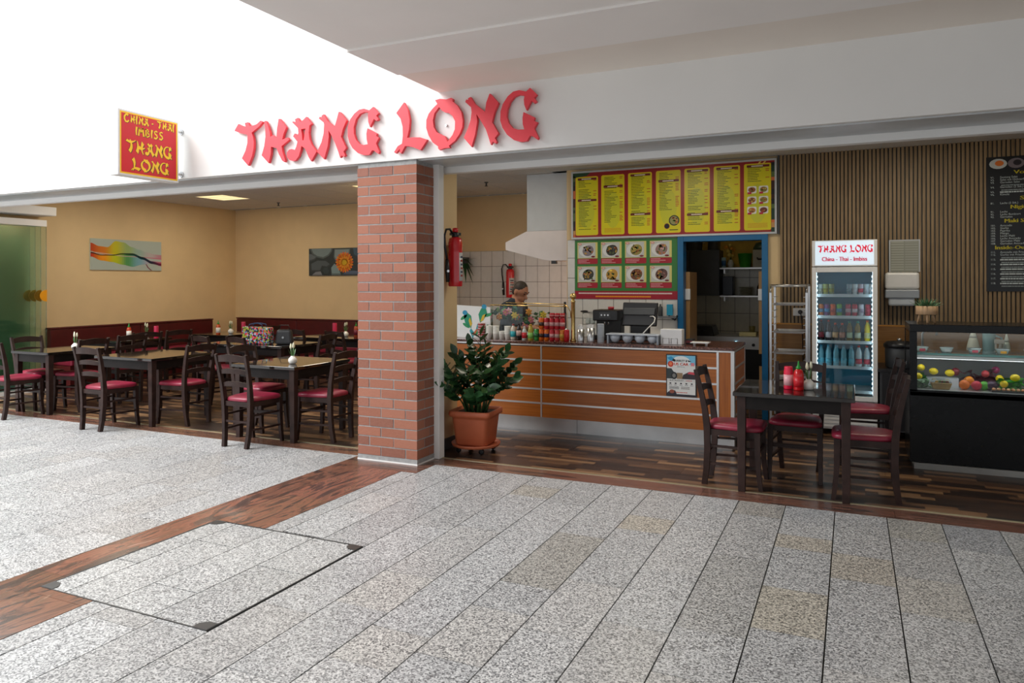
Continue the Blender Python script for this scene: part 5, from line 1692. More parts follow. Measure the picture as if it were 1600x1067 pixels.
# hanging plant on the tiled wall
t = thing('hanging_plant', 'dark drooping houseplant against the white tiles beside the partition', 'plant', (-5.74, 10.58, 1.95))
MB().lathe([(.05, -.10), (.075, -.02), (.08, 0), (.07, 0)], 14).build('pot', M['dark_grey'], t)
MB().bb(-.02, .02, .05, .125, -.06, -.03).build('wall_hook', M['steel'], t)
hr = random.Random(4)
hl = MB().add([(0, 0, 0), (.03, .0, .12), (.012, 0.02, .30), (0, .03, .42), (-.012, .02, .30), (-.03, 0, .12)], [(0, 1, 2, 3, 4, 5)]).mesh('leaf', M['leaf'])
for i in range(26):
    o = obj('leaf', hl, t)
    o.rotation_euler = (hr.uniform(1.6, 2.9), 0, 2 * PI * i / 26 + hr.uniform(-.2, .2))
    o.location = (0, 0, -.01)
    if math.cos(o.rotation_euler.z) < 0:
        o.scale = (1, 1, .5)
    else:
        o.scale = (1, 1, hr.uniform(.7, 1.2))

# ================================================================ PERSON BEHIND THE COUNTER
person = thing('person', 'person with short dark hair in dark blue shirt, bent over behind the counter', 'person', (-3.70, 8.02, 0), R(-100))
def blob(name, parts, mat, parent, vox, smooth_it=6):
    mb = MB()
    for p_ in parts:
        if p_[0] == 'e':
            mb.ell(p_[1], p_[2], 18, 12, p_[3] if len(p_) > 3 else None)
        else:
            mb.tube(p_[1], p_[2], 14)
            for q, r_ in ((p_[1][0], p_[2][0]), (p_[1][-1], p_[2][-1])):
                mb.ell(q, (r_, r_, r_), 12, 8)
    o = mb.build(name, mat, parent)
    rm = o.modifiers.new('merge', 'REMESH')
    rm.mode = 'VOXEL'
    rm.voxel_size = vox
    rm.use_smooth_shade = True
    sm = o.modifiers.new('smooth', 'SMOOTH')
    sm.iterations = smooth_it
    sm.factor = 0.5
    return o
# local frame: +y is where the person looks
hd = Vector((0, .11, 1.425))
tilt = Euler((R(-28), 0, 0)).to_matrix()
def hq(x, y, z):
    return tuple(hd + tilt @ Vector((x, y, z)))
body = [('t', [(0, -.02, .95), (0, 0, 1.08), (0, .03, 1.22), (0, .045, 1.27)], [.14, .135, .15, .10]),
        ('t', [(-.17, .02, 1.235), (0, .03, 1.26), (.17, .02, 1.235)], [.065, .09, .065]),
        ('t', [(0, .05, 1.27), hq(0, -.02, -.09)], [.058, .056]),
        ('e', hq(0, -.005, .02), (.076, .098, .105), tilt), ('e', hq(0, .03, -.055), (.058, .068, .065), tilt),
        ('t', [hq(0, .085, .012), hq(0, .112, -.025)], [.010, .016]),
        ('e', hq(0, .088, .035), (.05, .012, .012), tilt), ('e', hq(0, .092, -.062), (.026, .011, .010), tilt),
        ('e', hq(0, .082, -.098), (.026, .02, .018), tilt),
        ('e', hq(.079, -.012, -.005), (.010, .022, .032), tilt), ('e', hq(-.079, -.012, -.005), (.010, .022, .032), tilt),
        ('t', [(0, -.02, .96), (.09, -.02, .90), (.10, 0, .50), (.10, -.02, .09)], [.12, .095, .065, .045]),
        ('t', [(0, -.02, .96), (-.09, -.02, .90), (-.10, 0, .50), (-.10, -.02, .09)], [.12, .095, .065, .045]),
        ('t', [(.10, -.03, .05), (.11, .14, .035)], [.045, .034]), ('t', [(-.10, -.03, .05), (-.11, .14, .035)], [.045, .034])]
for s in (-1, 1):
    body.append(('t', [(s * .19, .02, 1.225), (s * .23, .06, 1.06), (s * .22, .10, .97)], [.052, .045, .042]))
    body.append(('t', [(s * .22, .10, .97), (s * .17, .24, 1.0), (s * .13, .33, 1.02)], [.040, .034, .026]))
    body.append(('t', [(s * .13, .33, 1.02), (s * .115, .40, 1.01)], [.030, .034]))
    for k in range(4):
        bx = s * (.088 + .018 * k)
        ln = (.055, .065, .062, .048)[k if s < 0 else 3 - k]
        body.append(('t', [(bx, .42, 1.012), (bx, .42 + ln * .6, 1.006), (bx - s * .004, .42 + ln, .985)], [.0095, .009, .008]))
    body.append(('t', [(s * .10, .37, 1.01), (s * .07, .395, 1.0), (s * .062, .42, .988)], [.012, .0105, .009]))
blob('body', body, M['skin'], person, 0.007, 4)
for s in (-1, 1):
    MB().ell(hq(s * .032, .084, .018), (.011, .008, .008), 10, 6).build('eye', cm((30, 24, 22)), person)
    MB().tube([hq(s * .016, .096, .040), hq(s * .034, .094, .046), hq(s * .052, .080, .042)], .0045, 6).build('eyebrow', M['hair'], person)
hair = [('e', hq(0, -.014, .044), (.0775, .092, .0895), tilt), ('e', hq(0, -.050, .0), (.074, .06, .07), tilt)]
ho = blob('hair', hair, M['hair'], person, 0.007, 3)
# short cut: hair stays off the face
shirt = [('t', [(0, -.02, .90), (0, 0, 1.08), (0, .028, 1.22), (0, .04, 1.275)], [.155, .15, .163, .10]),
         ('t', [(-.175, .02, 1.238), (0, .028, 1.265), (.175, .02, 1.238)], [.072, .097, .072])]
for s in (-1, 1):
    shirt.append(('t', [(s * .19, .02, 1.228), (s * .235, .06, 1.07), (s * .225, .095, .99)], [.062, .058, .056]))
blob('shirt', shirt, M['shirt'], person, 0.012, 5)
MB().tube([(.065 * math.cos(2 * PI * k / 14), .05 + .065 * math.sin(2 * PI * k / 14), 1.30 + .015 * math.sin(2 * PI * k / 14)) for k in range(15)], .014, 8).build('collar', cm((60, 130, 190), 0.8), person)
tro = []
for s in (-1, 1):
    tro.append(('t', [(0, -.02, .93), (s * .09, -.02, .88), (s * .10, 0, .50), (s * .10, -.02, .10)], [.14, .11, .08, .065]))
blob('trousers', tro, M['trousers'], person, 0.014, 4)
for s in (-1, 1):
    MB().ell((s * .105, .04, .04), (.05, .14, .042), 14, 8).build('shoe', M['black_plastic'], person)
# ================================================================ POTTED PLANT BY THE PILLAR
t = thing('plant_trolley', 'round terracotta-coloured plant trolley on dark castors', 'trolley', (-3.13, 5.98, 0))
MB().lathe([(.19, .052), (.215, .058), (.225, .085), (.215, .085), (.20, .068), (.0005, .066)], 32).build('dish', M['terracotta'], t)
for k in range(4):
    a = R(45 + 90 * k)
    cx, cy = .165 * math.cos(a), .165 * math.sin(a)
    c_ = MB().bb(cx - .014, cx + .014, cy - .014, cy + .014, .03, .056).build('castor_fork', M['black_plastic'], t)
    MB().lathe([(.008, -.012), (.022, -.012), (.024, -.008), (.024, .008), (.022, .012), (.008, .012)], 14, (cx, cy, .0245), None, True, Matrix.Rotation(PI / 2, 3, 'X')).build('castor_wheel', M['black_plastic'], c_)
t = thing('potted_plant', 'glossy dark green zamioculcas in a square terracotta-coloured pot', 'plant', (-3.13, 5.98, .068), R(6))
def sq(h, z, r=.04):
    pts = []
    for cx, cy, a0 in ((h - r, h - r, 0), (-h + r, h - r, 90), (-h + r, -h + r, 180), (h - r, -h + r, 270)):
        for i in range(5):
            a = R(a0 + 22.5 * i)
            pts.append((cx + r * math.cos(a), cy + r * math.sin(a), z))
    return pts
prof = [(.135, 0), (.150, .02), (.172, .24), (.176, .262), (.196, .268), (.200, .29), (.196, .318), (.184, .318), (.178, .29), (.172, .285)]
mb = MB()
N = 20
for h_, z in prof:
    mb.v += sq(h_, z)
for i in range(len(prof) - 1):
    for k in range(N):
        a, b = i * N + k, i * N + (k + 1) % N
        mb.f.append([a, b, b + N, a + N]); mb.c.append(None); mb.s.append(True)
mb.f.append(list(range(N))[::-1]); mb.c.append(None); mb.s.append(False)
mb.build('pot', M['terracotta'], t)
MB().add(sq(.175, .288), [tuple(range(N))]).build('soil', M['soil'], t)
def leafmesh(mat):
    mb = MB()
    L, Wd = 1.0, .29
    pts = [(0, 0), (.16, .55), (.38, .95), (.62, .85), (.84, .45), (1.0, 0)]
    vs = [(0, 0, 0)]
    rows = []
    for i, (s, w) in enumerate(pts):
        zc = -.05 * s * s
        rows.append((len(vs), len(vs) + 1, len(vs) + 2))
        vs += [(-Wd * w, s * L, zc + .05 * w), (0, s * L, zc), (Wd * w, s * L, zc + .05 * w)]
    fs = []
    for (a, b, c), (d, e_, f_) in zip(rows[:-1], rows[1:]):
        fs += [(a, b, e_, d), (b, c, f_, e_)]
    mb.add(vs, fs, None, True)
    return mb.mesh('leaf', mat)
lm = [leafmesh(M['leaf']), leafmesh(plain('leaf_mid', (0.04, 0.12, 0.035), 0.26, var=0.3)), leafmesh(plain('leaf_dark', (0.013, 0.045, 0.016), 0.25, var=0.3))]
pr_ = random.Random(9)
STEMS = [(-.02, -.05, -.06, -.16, .50, 1), (.03, .02, .10, -.02, .62, 1), (-.05, .0, -.12, -.16, .54, 1), (-.08, -.04, -.17, -.30, .46, 1), (.07, -.03, .25, -.10, .46, 1), (.05, .06, .16, .16, .52, 1), (-.03, .05, -.02, .18, .46, 1), (.0, -.07, .02, -.28, .42, 1), (.09, .0, .38, -.04, .34, 1), (-.07, -.02, -.15, -.22, .36, 1), (.04, -.08, .22, -.26, .28, 1), (.02, .04, .02, .06, .70, 1), (-.06, -.07, -.16, -.34, .28, 1), (.08, .05, .33, .12, .44, 1), (.0, .0, .06, -.14, .58, 1), (.06, -.05, .14, -.20, .40, 1), (-.04, -.06, -.10, -.32, .38, 1), (.03, -.02, -.04, -.06, .64, 1), (.08, .02, .28, .02, .56, 1), (.05, -.06, .10, -.30, .22, 1)]
for (bx, by, tx, ty, hgt, sc) in STEMS:
    base = Vector((bx, by, .285))
    tip = Vector((tx, ty, .285 + hgt))
    mid = base.lerp(tip, .5) + Vector((-(tx - bx) * .25, -(ty - by) * .25, hgt * .10))
    def bz(s):
        return base * (1 - s) ** 2 + mid * 2 * s * (1 - s) + tip * s * s
    st = MB().tube([bz(i / 8) for i in range(9)], [.0095 - .0008 * i for i in range(9)], 7).build('plant_stem', M['stem'], t)
    n = 13
    for i in range(n):
        s = .42 + .58 * i / (n - 1)
        p_ = bz(s)
        d = (bz(min(1, s + .03)) - bz(s - .03)).normalized()
        side = d.cross(Vector((0, 0, 1)))
        if side.length < .1:
            side = Vector((1, 0, 0))
        side.normalize()
        ang = pr_.uniform(-.5, .5)
        side = Matrix.Rotation(ang, 3, d) @ side
        if i % 2:
            side = -side
        ld = (side * 1.0 + d * (.75 if i < n - 1 else 3.0) + Vector((0, 0, pr_.uniform(-.25, .2)))).normalized()
        nz = ld.cross(d.cross(ld)).normalized() if i == n - 1 else d
        xax = ld.cross(d).normalized()
        zax = xax.cross(ld).normalized()
        L = (.108 + .022 * math.sin(PI * (s - .3) / .7)) * pr_.uniform(.85, 1.15)
        mat4 = Matrix((xax * L, ld * L, zax * L)).transposed().to_4x4()
        mat4.translation = p_
        o = obj('leaf', pr_.choice(lm), st)
        o.matrix_local = mat4

# ================================================================ DOORWAY TO THE BACK KITCHEN
df = MB()
df.bb(-1.862, -1.795, 8.655, 8.83, 0, 2.075).bb(-.922, -.856, 8.655, 8.83, 0, 2.075).bb(-1.795, -.922, 8.655, 8.83, 2.012, 2.075)
struct(df.build('door_1', M['door_blue'], None, .003), 'bright blue steel door frame to the back kitchen')
for side, x, lab in ((1, -1.77, 'left half-height wooden swing door leaf opened into the kitchen'), (-1, -.945, 'right half-height wooden swing door leaf opened into the kitchen')):
    t = thing('swing_door', lab, 'door', (x, 8.80, 0), 0, 'saloon door leaves')
    MB().bb(-.018, .018, 0.02, .46, .72, 1.66).build('leaf_panel', M['door_wood'], t, .004)
    MB().bb(-.024, .024, -.012, .02, .72, 1.66).build('edge_board', M['door_wood'], t, .003)
    MB().bb(-.03, .03, -.03, .012, 1.33, 1.46).build('hinge', M['white_plastic'], t, .004)
    MB().bb(-.02, .02, -.012, .01, .42, .58).build('lower_hinge_block', M['door_wood'], t)
kr = random.Random(8)
# kitchen furniture behind
t = thing('wall_cabinet', 'large dark grey wall cabinet in the back kitchen', 'cabinet', (-1.95, 10.52, 1.36))
MB().bb(-.50, .295, -.18, .18, 0, .62).build('body', M['dark_grey'], t)
MB().bb(-.49, -.10, -.20, -.18, .01, .61).build('door', plain('cab_dark', (0.05, 0.052, 0.048), 0.35), t)
MB().bb(-.095, .285, -.20, -.18, .01, .61).build('door', bpy.data.materials['cab_dark'], t)
for z, lab in ((1.355, 'lower steel wall shelf in the back kitchen'), (1.735, 'upper steel wall shelf in the back kitchen')):
    t = thing('wall_shelf', lab, 'shelf', (-1.30, 10.55, z), 0, 'kitchen wall shelves')
    MB().bb(-.35, .45, -.2, .155, -.02, .0).build('board', M['brushed_steel'], t)
    for x in (-.3, .4):
        MB().bb(x - .01, x + .01, -.12, .155, -.08, -.02).build('bracket', M['steel'], t)
for k, (x, r_, h_, lab, c_) in enumerate(((-2.31, .10, .16, 'steel cooking pot on the dark wall cabinet, left', None), (-2.02, .11, .14, 'steel cooking pot on the dark wall cabinet, middle', None), (-1.75, .085, .17, 'steel cooking pot on the dark wall cabinet, right', None))):
    t = thing('cooking_pot', lab, 'pot', (x, 10.5, 1.98), 0, 'pots on the kitchen cabinet')
    MB().lathe([(r_, 0), (r_, h_), (r_ + .006, h_ + .004), (r_ - .004, h_), (r_ - .006, .006), (.0005, .005)], 18).build('pot_body', M['steel'], t)
    for s in (-1, 1):
        MB().tube([(s * r_, -.03, h_ * .75), (s * (r_ + .03), -.03, h_ * .75), (s * (r_ + .03), .03, h_ * .75), (s * r_, .03, h_ * .75)], .005, 6).build('handle', M['steel'], t)
t = thing('plastic_bucket', 'green plastic bucket on the upper kitchen shelf', 'bucket', (-1.335, 10.5, 1.735))
MB().lathe([(.07, 0), (.095, .19), (.10, .195), (.09, .19), (.065, .01), (.0005, .008)], 18).build('bucket_body', cm((60, 160, 40)), t)
t = thing('storage_box', 'white storage box with dark grip on the upper kitchen shelf', 'box', (-1.10, 10.48, 1.735))
MB().bb(-.12, .13, -.12, .12, 0, .24).build('box_body', cm((176, 170, 150), .5), t, .008)
MB().tube([(-.06, -.125, .13), (-.05, -.135, .11), (.05, -.135, .11), (.06, -.125, .13)], .012, 8).build('grip', M['black_plastic'], t)
t = thing('mixing_bowl', 'upside-down dark green bowl on the white storage box', 'bowl', (-1.10, 10.48, 1.975))
MB().lathe([(.13, 0), (.125, .03), (.09, .09), (.0005, .11)], 18).build('bowl_body', cm((60, 80, 60)), t)
t = thing('flower_bunch', 'bunch of orange and brown dried flowers on the upper kitchen shelf', 'flowers', (-1.52, 10.46, 1.735))
MB().lathe([(.03, 0), (.045, .06), (.03, .10), (.032, .11)], 12).build('vase_body', cm((190, 190, 180)), t)
for k in range(12):
    a = kr.uniform(0, 6.28); rr_ = kr.uniform(.01, .07); z = kr.uniform(.16, .33)
    MB().ell((rr_ * math.cos(a), rr_ * math.sin(a), z), kr.uniform(.02, .035), 8, 6).build('blossom', cm(kr.choice(((220, 150, 50), (190, 110, 40), (120, 80, 40), (206, 180, 90)))), t)
MB().tube([(0, 0, .05), (0, 0, .28)], .012, 6).build('flower_stems', M['stem'], t)
t = thing('tin_can', 'small blue and white tin on the upper kitchen shelf', 'can', (-1.61, 10.44, 1.735))
MB().lathe([(.03, 0), (.03, .14), (.028, .142)], 14).build('can_body', cm((150, 180, 190)), t)
MB().lathe([(.0306, .03), (.0306, .10)], 14).build('band', cm((40, 90, 140)), t)
for k in range(7):
    r_ = .09 - .004 * (k % 3)
    o = MB().lathe([(.05, 0), (r_, .012), (r_, .016), (.05, .006)], 18).build('plate', cm((170, 170, 150)))
    o.location = (-1.33, 10.48, 1.356 + k * .0165)
    tag(o, 'white plate on the lower kitchen shelf, %s from the bottom of its stack' % ('first', 'second', 'third', 'fourth', 'fifth', 'sixth', 'seventh')[k], 'plate', 'stacked plates in the kitchen')
for k, (x, h_, c_) in enumerate(((-1.15, .17, (40, 40, 40)), (-1.07, .21, (70, 60, 40)), (-1.0, .16, (150, 140, 120)))):
    bottle('%s bottle on the lower kitchen shelf, right of the plates' % ('black', 'brown', 'pale')[k], (x, 10.5, 1.356), bprof(h_, .032), c_, None, (30, 30, 30), None, 'kitchen shelf bottles')
t = thing('dark_bin', 'dark blue container on the lower kitchen shelf', 'container', (-1.55, 10.48, 1.356))
MB().bb(-.07, .07, -.1, .1, 0, .26).build('bin_body', cm((20, 30, 50)), t, .008)
t = thing('kitchen_sink_unit', 'steel kitchen worktop unit with knobs seen through the doorway', 'worktop', (-1.45, 10.35, 0))
MB().bb(-1.2, 1.2, -.35, .35, .79, .82).build('top', M['brushed_steel'], t)
MB().bb(-1.2, 1.2, -.34, -.3, .66, .79).build('control_strip', M['brushed_steel'], t)
MB().bb(-1.2, 1.2, -.30, .35, 0, .785).build('body', M['black_plastic'], t)
for k in range(6):
    MB().lathe([(.02, 0), (.02, .02)], 10, (-.2 + k * .16, -.34, .72), None, True, Matrix.Rotation(PI / 2, 3, 'X')).build('knob', M['black_plastic'], t)
MB().ell((.06, -.345, .75), .010, 8, 6).build('pilot_lamp', emit('blue_pilot', (0.3, 0.7, 1.0), 12.0), t)
t = thing('grill_box', 'black contact grill on the kitchen worktop', 'grill', (-1.95, 10.2, .82))
MB().hull8([(-.25, -.2, 0), (.28, -.2, 0), (.28, .25, 0), (-.25, .25, 0)], [(-.23, -.12, .13), (.24, -.12, .13), (.24, .24, .13), (-.23, .24, .13)]).build('housing', M['black_plastic'], t, .01)
MB().tube([(-.15, -.22, .07), (-.15, -.26, .08), (.15, -.26, .08), (.15, -.22, .07)], .01, 8).build('handle', M['black_plastic'], t)
t = thing('cutting_block', 'pale yellow food box on the kitchen worktop', 'box', (-1.27, 10.3, .82))
MB().bb(-.11, .11, -.08, .08, 0, .05).build('box_body', cm((206, 196, 140)), t, .006)
MB().lathe([(.035, .05), (.04, .13), (.03, .13)], 12, (.05, 0, 0)).build('jar', cm((120, 110, 60)), t)

# ================================================================ TRAY RACK, SOCKET
M['tray_metal'] = plain('tray_metal', (0.72, 0.73, 0.74), 0.35, 0.25)
t = thing('tray_rack', 'tall steel tray trolley between doorway and drinks fridge', 'rack', (-.60, 8.33, 0))
for sx in (-1, 1):
    for sy in (-1, 1):
        MB().bb(sx * .175 - .012, sx * .175 + .012, sy * .24 - .012, sy * .24 + .012, .09, 1.43 if sy < 0 else 1.50).build('upright', M['steel'], t, .002)
        MB().lathe([(.01, -.014), (.038, -.014), (.04, 0), (.038, .014), (.01, .014)], 14, (sx * .175, sy * .24, .041), None, True, Matrix.Rotation(PI / 2, 3, 'Y')).build('castor_wheel', M['black_plastic'], t)
    MB().tube([(sx * .175, -.24, 1.42), (sx * .175, -.22, 1.48), (sx * .175, -.16, 1.505), (sx * .175, .24, 1.505)], .012, 8).build('top_bend', M['steel'], t)
    for k in range(16):
        z = .30 + k * .072
        MB().bb(sx * .163 - (.02 if sx > 0 else 0), sx * .163 + (.02 if sx < 0 else 0), -.24, .24, z, z + .003).build('runner', M['steel'], t)
MB().tube([(-.175, .24, 1.505), (.175, .24, 1.505)], .01, 8).tube([(-.175, -.20, 1.495), (.175, -.20, 1.495)], .008, 8).build('top_bar', M['steel'], t)
MB().bb(-.175, .175, -.24, -.23, .12, .15).bb(-.175, .175, .23, .24, .12, .15).build('base_bar', M['steel'], t)
for k, z in enumerate((1.312, 1.024, .808, .520, .376)):
    o = MB().add([(-.155, -.235, .02), (.155, -.235, .02), (.155, .23, .02), (-.155, .23, .02), (-.14, -.22, 0), (.14, -.22, 0), (.14, .215, 0), (-.14, .215, 0)],
                 [(4, 5, 6, 7), (0, 1, 5, 4), (1, 2, 6, 5), (2, 3, 7, 6), (3, 0, 4, 7)]).build('baking_tray', M['tray_metal'])
    o.location = (-.60, 8.33, z - .0165)
    tag(o, 'flat steel tray in the tray trolley, %s from the top' % ('first', 'second', 'third', 'fourth', 'fifth')[k], 'tray', 'trays in the tray trolley')
t = thing('wall_socket', 'double wall socket with black plug beside the fridge', 'socket', (-.52, 8.668, 1.21))
MB().bb(-.075, .075, -.018, .0, -.042, .042).build('cover', M['white_plastic'], t, .004)
MB().lathe([(.02, 0), (.024, .02), (.016, .04)], 12, (.0, -.018, 0), None, True, Matrix.Rotation(PI / 2, 3, 'X')).build('plug', M['black_plastic'], t)
MB().tube([(.0, -.05, 0), (.01, -.06, -.03), (.02, -.03, -.15), (.03, -.02, -.6), (.10, -.02, -1.15)], .005, 6).build('cable', M['black_plastic'], t)

# ================================================================ DRINKS FRIDGE
FX0, FX1, FYF, FYB = -.372, .222, 8.03, 8.64
t = thing('drinks_fridge', 'tall white glass-door drinks fridge with lit header sign', 'fridge', ((FX0 + FX1) / 2, (FYF + FYB) / 2, 0))
ox, oy = -(FX0 + FX1) / 2, -(FYF + FYB) / 2
W2 = (FX1 - FX0) / 2
D2 = (FYB - FYF) / 2
cab = MB()
cab.bb(-W2, -W2 + .035, -D2 + .045, D2, .06, 1.69).bb(W2 - .035, W2, -D2 + .045, D2, .06, 1.69).bb(-W2 + .035, W2 - .035, D2 - .04, D2, .06, 1.69)
cab.bb(-W2 + .035, W2 - .035, -D2 + .045, D2 - .04, .06, .40).bb(-W2 + .035, W2 - .035, -D2 + .045, D2 - .04, 1.66, 1.69)
cab.build('cabinet', M['white_plastic'], t, .004)
MB().bb(-W2 + .0355, -W2 + .038, -D2 + .05, D2 - .045, .405, 1.655).bb(W2 - .038, W2 - .0355, -D2 + .05, D2 - .045, .405, 1.655).bb(-W2 + .038, W2 - .038, D2 - .045, D2 - .0405, .405, 1.655).build('liner', cm((70, 168, 200), .4), t)
MB().bb(-W2, W2, -D2 + .02, D2, 1.695, 1.955).build('header_box', M['white_plastic'], t, .004)
pr = Print((-W2 + .03, -D2 + .0194, 1.70), (1, 0, 0), (0, 0, 1), (0, -1, 0))
HW, HH = 2 * W2 - .06, .245
pr.rect(0, .008, HW, HH, rgb(205, 222, 236), 1)
brush_text(pr, 'THANG LONG', .022, .128, .078, rgb(196, 20, 50), 3, width=.505)
pr.text('China - Thai - Imbiss', HW / 2, .046, .062, rgb(176, 20, 56), 3, 'C', .41, .0032)
pr.build('header_sign', t, 'print_lit')
dr = MB()
dz0, dz1 = .36, 1.685
dr.bb(-W2, -W2 + .042, -D2, -D2 + .042, dz0, dz1).bb(W2 - .042, W2, -D2, -D2 + .042, dz0, dz1).bb(-W2 + .042, W2 - .042, -D2, -D2 + .042, dz0, dz0 + .045).bb(-W2 + .042, W2 - .042, -D2, -D2 + .042, dz1 - .05, dz1)
d_ = dr.build('door', M['white_plastic'], t, .003)
MB().bb(-W2 + .042, W2 - .042, -D2 + .015, -D2 + .022, dz0 + .045, dz1 - .05).build('door_glass', M['fridge_glass'], d_)
for sx in (-1, 1):
    MB().bb(sx * (W2 - .0405) - .002, sx * (W2 - .0405) + .002, -D2 + .046, -D2 + .056, .42, 1.64).build('led_strip', emit('led_cold', (0.75, 0.92, 1.0), 6.0) if sx < 0 else bpy.data.materials['led_cold'], t)
    mb = MB()
    for k in range(26):
        mb.bb(sx * (W2 - .046) - .006, sx * (W2 - .046) + .006, -D2 + .062, -D2 + .072, .43 + k * .046, .45 + k * .046)
    mb.build('shelf_rail', M['white_plastic'], t)
for k in range(7):
    MB().bb(-W2 + .01, W2 - .01, -D2 + .03, -D2 + .045, .085 + k * .036, .108 + k * .036).build('vent_slat', M['white_plastic'], t)
MB().bb(-W2, W2, -D2 + .046, -D2 + .06, .06, .36).build('grille_back', M['black_plastic'], t)
for sx in (-1, 1):
    for sy in (-1, 1):
        MB().lathe([(.02, 0), (.02, .06)], 10, (sx * (W2 - .05), sy * (D2 - .06), 0)).build('foot', M['black_plastic'], t)
SHZ = (1.412, 1.196, .946, .693, .452)
for z in SHZ:
    MB().bb(-W2 + .052, W2 - .052, -D2 + .075, D2 - .06, z - .012, z).build('shelf', M['white_plastic'], t)
    MB().bb(-W2 + .052, W2 - .052, -D2 + .066, -D2 + .074, z - .026, z + .004).build('price_rail', cm((214, 230, 236), .3), t)
yb_ = FYF + .13
ORD = ('first', 'second', 'third', 'fourth', 'fifth', 'sixth', 'seventh', 'eighth')
def jar(label, loc, c_, fill, group):
    t = thing('dessert_jar', label, 'jar', loc, 0, group)
    MB().lathe([(.023, 0), (.027, .10), (.028, .105), (.026, .105), (.022, .004)], 14).build('cup_body', cm(c_, .15), t)
    MB().lathe([(.0245, .02), (.0262, .06)], 14).build('filling', cm(fill), t)
for k, (x, c_, f_) in enumerate(((-.300, (206, 220, 220), (190, 200, 190)), (-.248, (180, 190, 120), (170, 160, 40)), (-.194, (160, 170, 120), (150, 150, 50)), (-.028, (150, 170, 180), (120, 150, 160)), (.022, (220, 230, 232), (220, 226, 230)), (.074, (206, 190, 200), (200, 40, 70)), (.128, (210, 226, 230), (200, 210, 220)), (.172, (222, 232, 236), (220, 226, 230)))):
    jar('small dessert cup on the top fridge shelf, %s from the left' % ORD[k], (x, yb_, SHZ[0]), c_, f_, 'dessert cups on the top fridge shelf')
for k, (x, a, b, nm) in enumerate(((-.292, (226, 120, 50), (90, 130, 160), 'orange'), (-.236, (110, 60, 120), (60, 140, 190), 'purple and blue'), (-.180, (226, 90, 30), (190, 60, 40), 'deep orange'), (-.122, (110, 180, 70), (60, 150, 190), 'green'), (-.040, (190, 70, 90), (206, 170, 180), 'pink-red'), (.020, (200, 60, 80), (220, 200, 205), 'red-white'), (.078, (206, 210, 220), (160, 150, 170), 'silver'), (.140, (206, 40, 70), (190, 40, 70), 'crimson'))):
    can('%s drink can, %s from the left on the second fridge shelf' % (nm, ORD[k]), (x, yb_, SHZ[1]), a, b, .118, .0265, 'cans on the second fridge shelf')
for k, (x, a, l_, c_, h_, nm) in enumerate(((-.292, (30, 20, 24), (120, 40, 50), (120, 40, 40), .205, 'dark'), (-.222, (30, 26, 36), (196, 190, 196), (150, 40, 40), .205, 'dark'), (-.158, (50, 34, 30), (214, 170, 120), (220, 90, 50), .175, 'brown'), (-.096, (50, 36, 36), (206, 150, 130), (214, 80, 50), .175, 'brown'), (-.028, (120, 100, 40), (190, 210, 180), (40, 130, 110), .195, 'amber'), (.046, (130, 110, 40), (206, 214, 190), (40, 140, 120), .195, 'amber'), (.134, (236, 210, 20), (240, 236, 170), (236, 120, 40), .205, 'bright yellow'))):
    bottle('%s drink bottle, %s from the left on the third fridge shelf' % (nm, ORD[k]), (x, yb_, SHZ[2]), bprof(h_, .0285), a, l_, c_, (.03, .085), 'bottles on the third fridge shelf')
for k, x in enumerate((-.292, -.222, -.152, -.082, -.012, .056, .130)):
    red = k >= 5
    bottle('%s water bottle, %s from the left on the fourth fridge shelf' % ('red-capped' if red else 'blue-capped', ORD[k]), (x, yb_, SHZ[3]), bprof(.205, .0295), (120, 180, 196) if not red else (190, 206, 210), (206, 60, 80) if red else (110, 196, 216), (206, 60, 50) if red else (60, 150, 180), (.025, .075), 'water bottles on the fourth fridge shelf')

# ================================================================ ON THE SLAT WALL
t = thing('towel_dispenser', 'white and grey paper towel dispenser on the slat wall', 'dispenser', (.462, 8.668, 1.29))
MB().bb(-.155, .155, -.17, 0, .17, .345).build('upper_cover', M['white_plastic'], t, .025)
MB().bb(-.155, .155, -.168, 0, .08, .168).build('window_band', M['grey_plastic'], t, .01)
MB().bb(-.125, .115, -.15, 0, 0, .085).build('lower_tray', M['light_grey_plastic'], t, .02)
t = thing('notice_frame', 'grey framed notice sheet above the towel dispenser', 'notice', (.491, 8.668, 1.64))
W, H = .286, .335
MB().bb(-W / 2, W / 2, -.010, 0, 0, H).build('frame', M['grey_metal'], t)
pr = Print((-W / 2, -.0104, 0), (1, 0, 0), (0, 0, 1), (0, -1, 0))
pr.rect(.012, .0, W - .012, H - .012, rgb(150, 152, 140), 1)
for i in range(12):
    pr.rect(.02, .02 + i * .026, W / 2 - .006, .032 + i * .026, rgb(176, 178, 164), 2)
    pr.rect(W / 2 + .006, .02 + i * .026, W - .02, .032 + i * .026, rgb(168, 170, 158), 2)
pr.build('printed_sheet', t)

t = thing('sushi_menu', 'tall black menu panel with yellow headings on the slat wall', 'menu board', (1.614, 8.668, 1.44))
W, H = .80, 1.335
MB().bb(-W / 2, W / 2, -.008, 0, 0, H).build('panel', M['black_gloss'], t)
pr = Print((-W / 2, -.0084, 0), (1, 0, 0), (0, 0, 1), (0, -1, 0))
pr.rect(0, 0, W, H, rgb(14, 16, 20), 1)
for cx, rx, c1_, c2_ in ((.10, .075, (196, 200, 196), (226, 120, 40)), (.25, .07, (120, 110, 116), (40, 34, 40)), (.46, .10, (226, 150, 70), (206, 190, 110)), (.70, .09, (206, 200, 190), (220, 90, 50)), (.92, .10, (200, 196, 186), (206, 120, 60))):
    pr.ell(cx, H - .07, rx, .05, rgb(*c1_), 2, 18)
    pr.ell(cx + .01, H - .065, rx * .5, .028, rgb(*c2_), 3, 14)
yl = rgb(222, 206, 30)
wt = rgb(196, 206, 206)
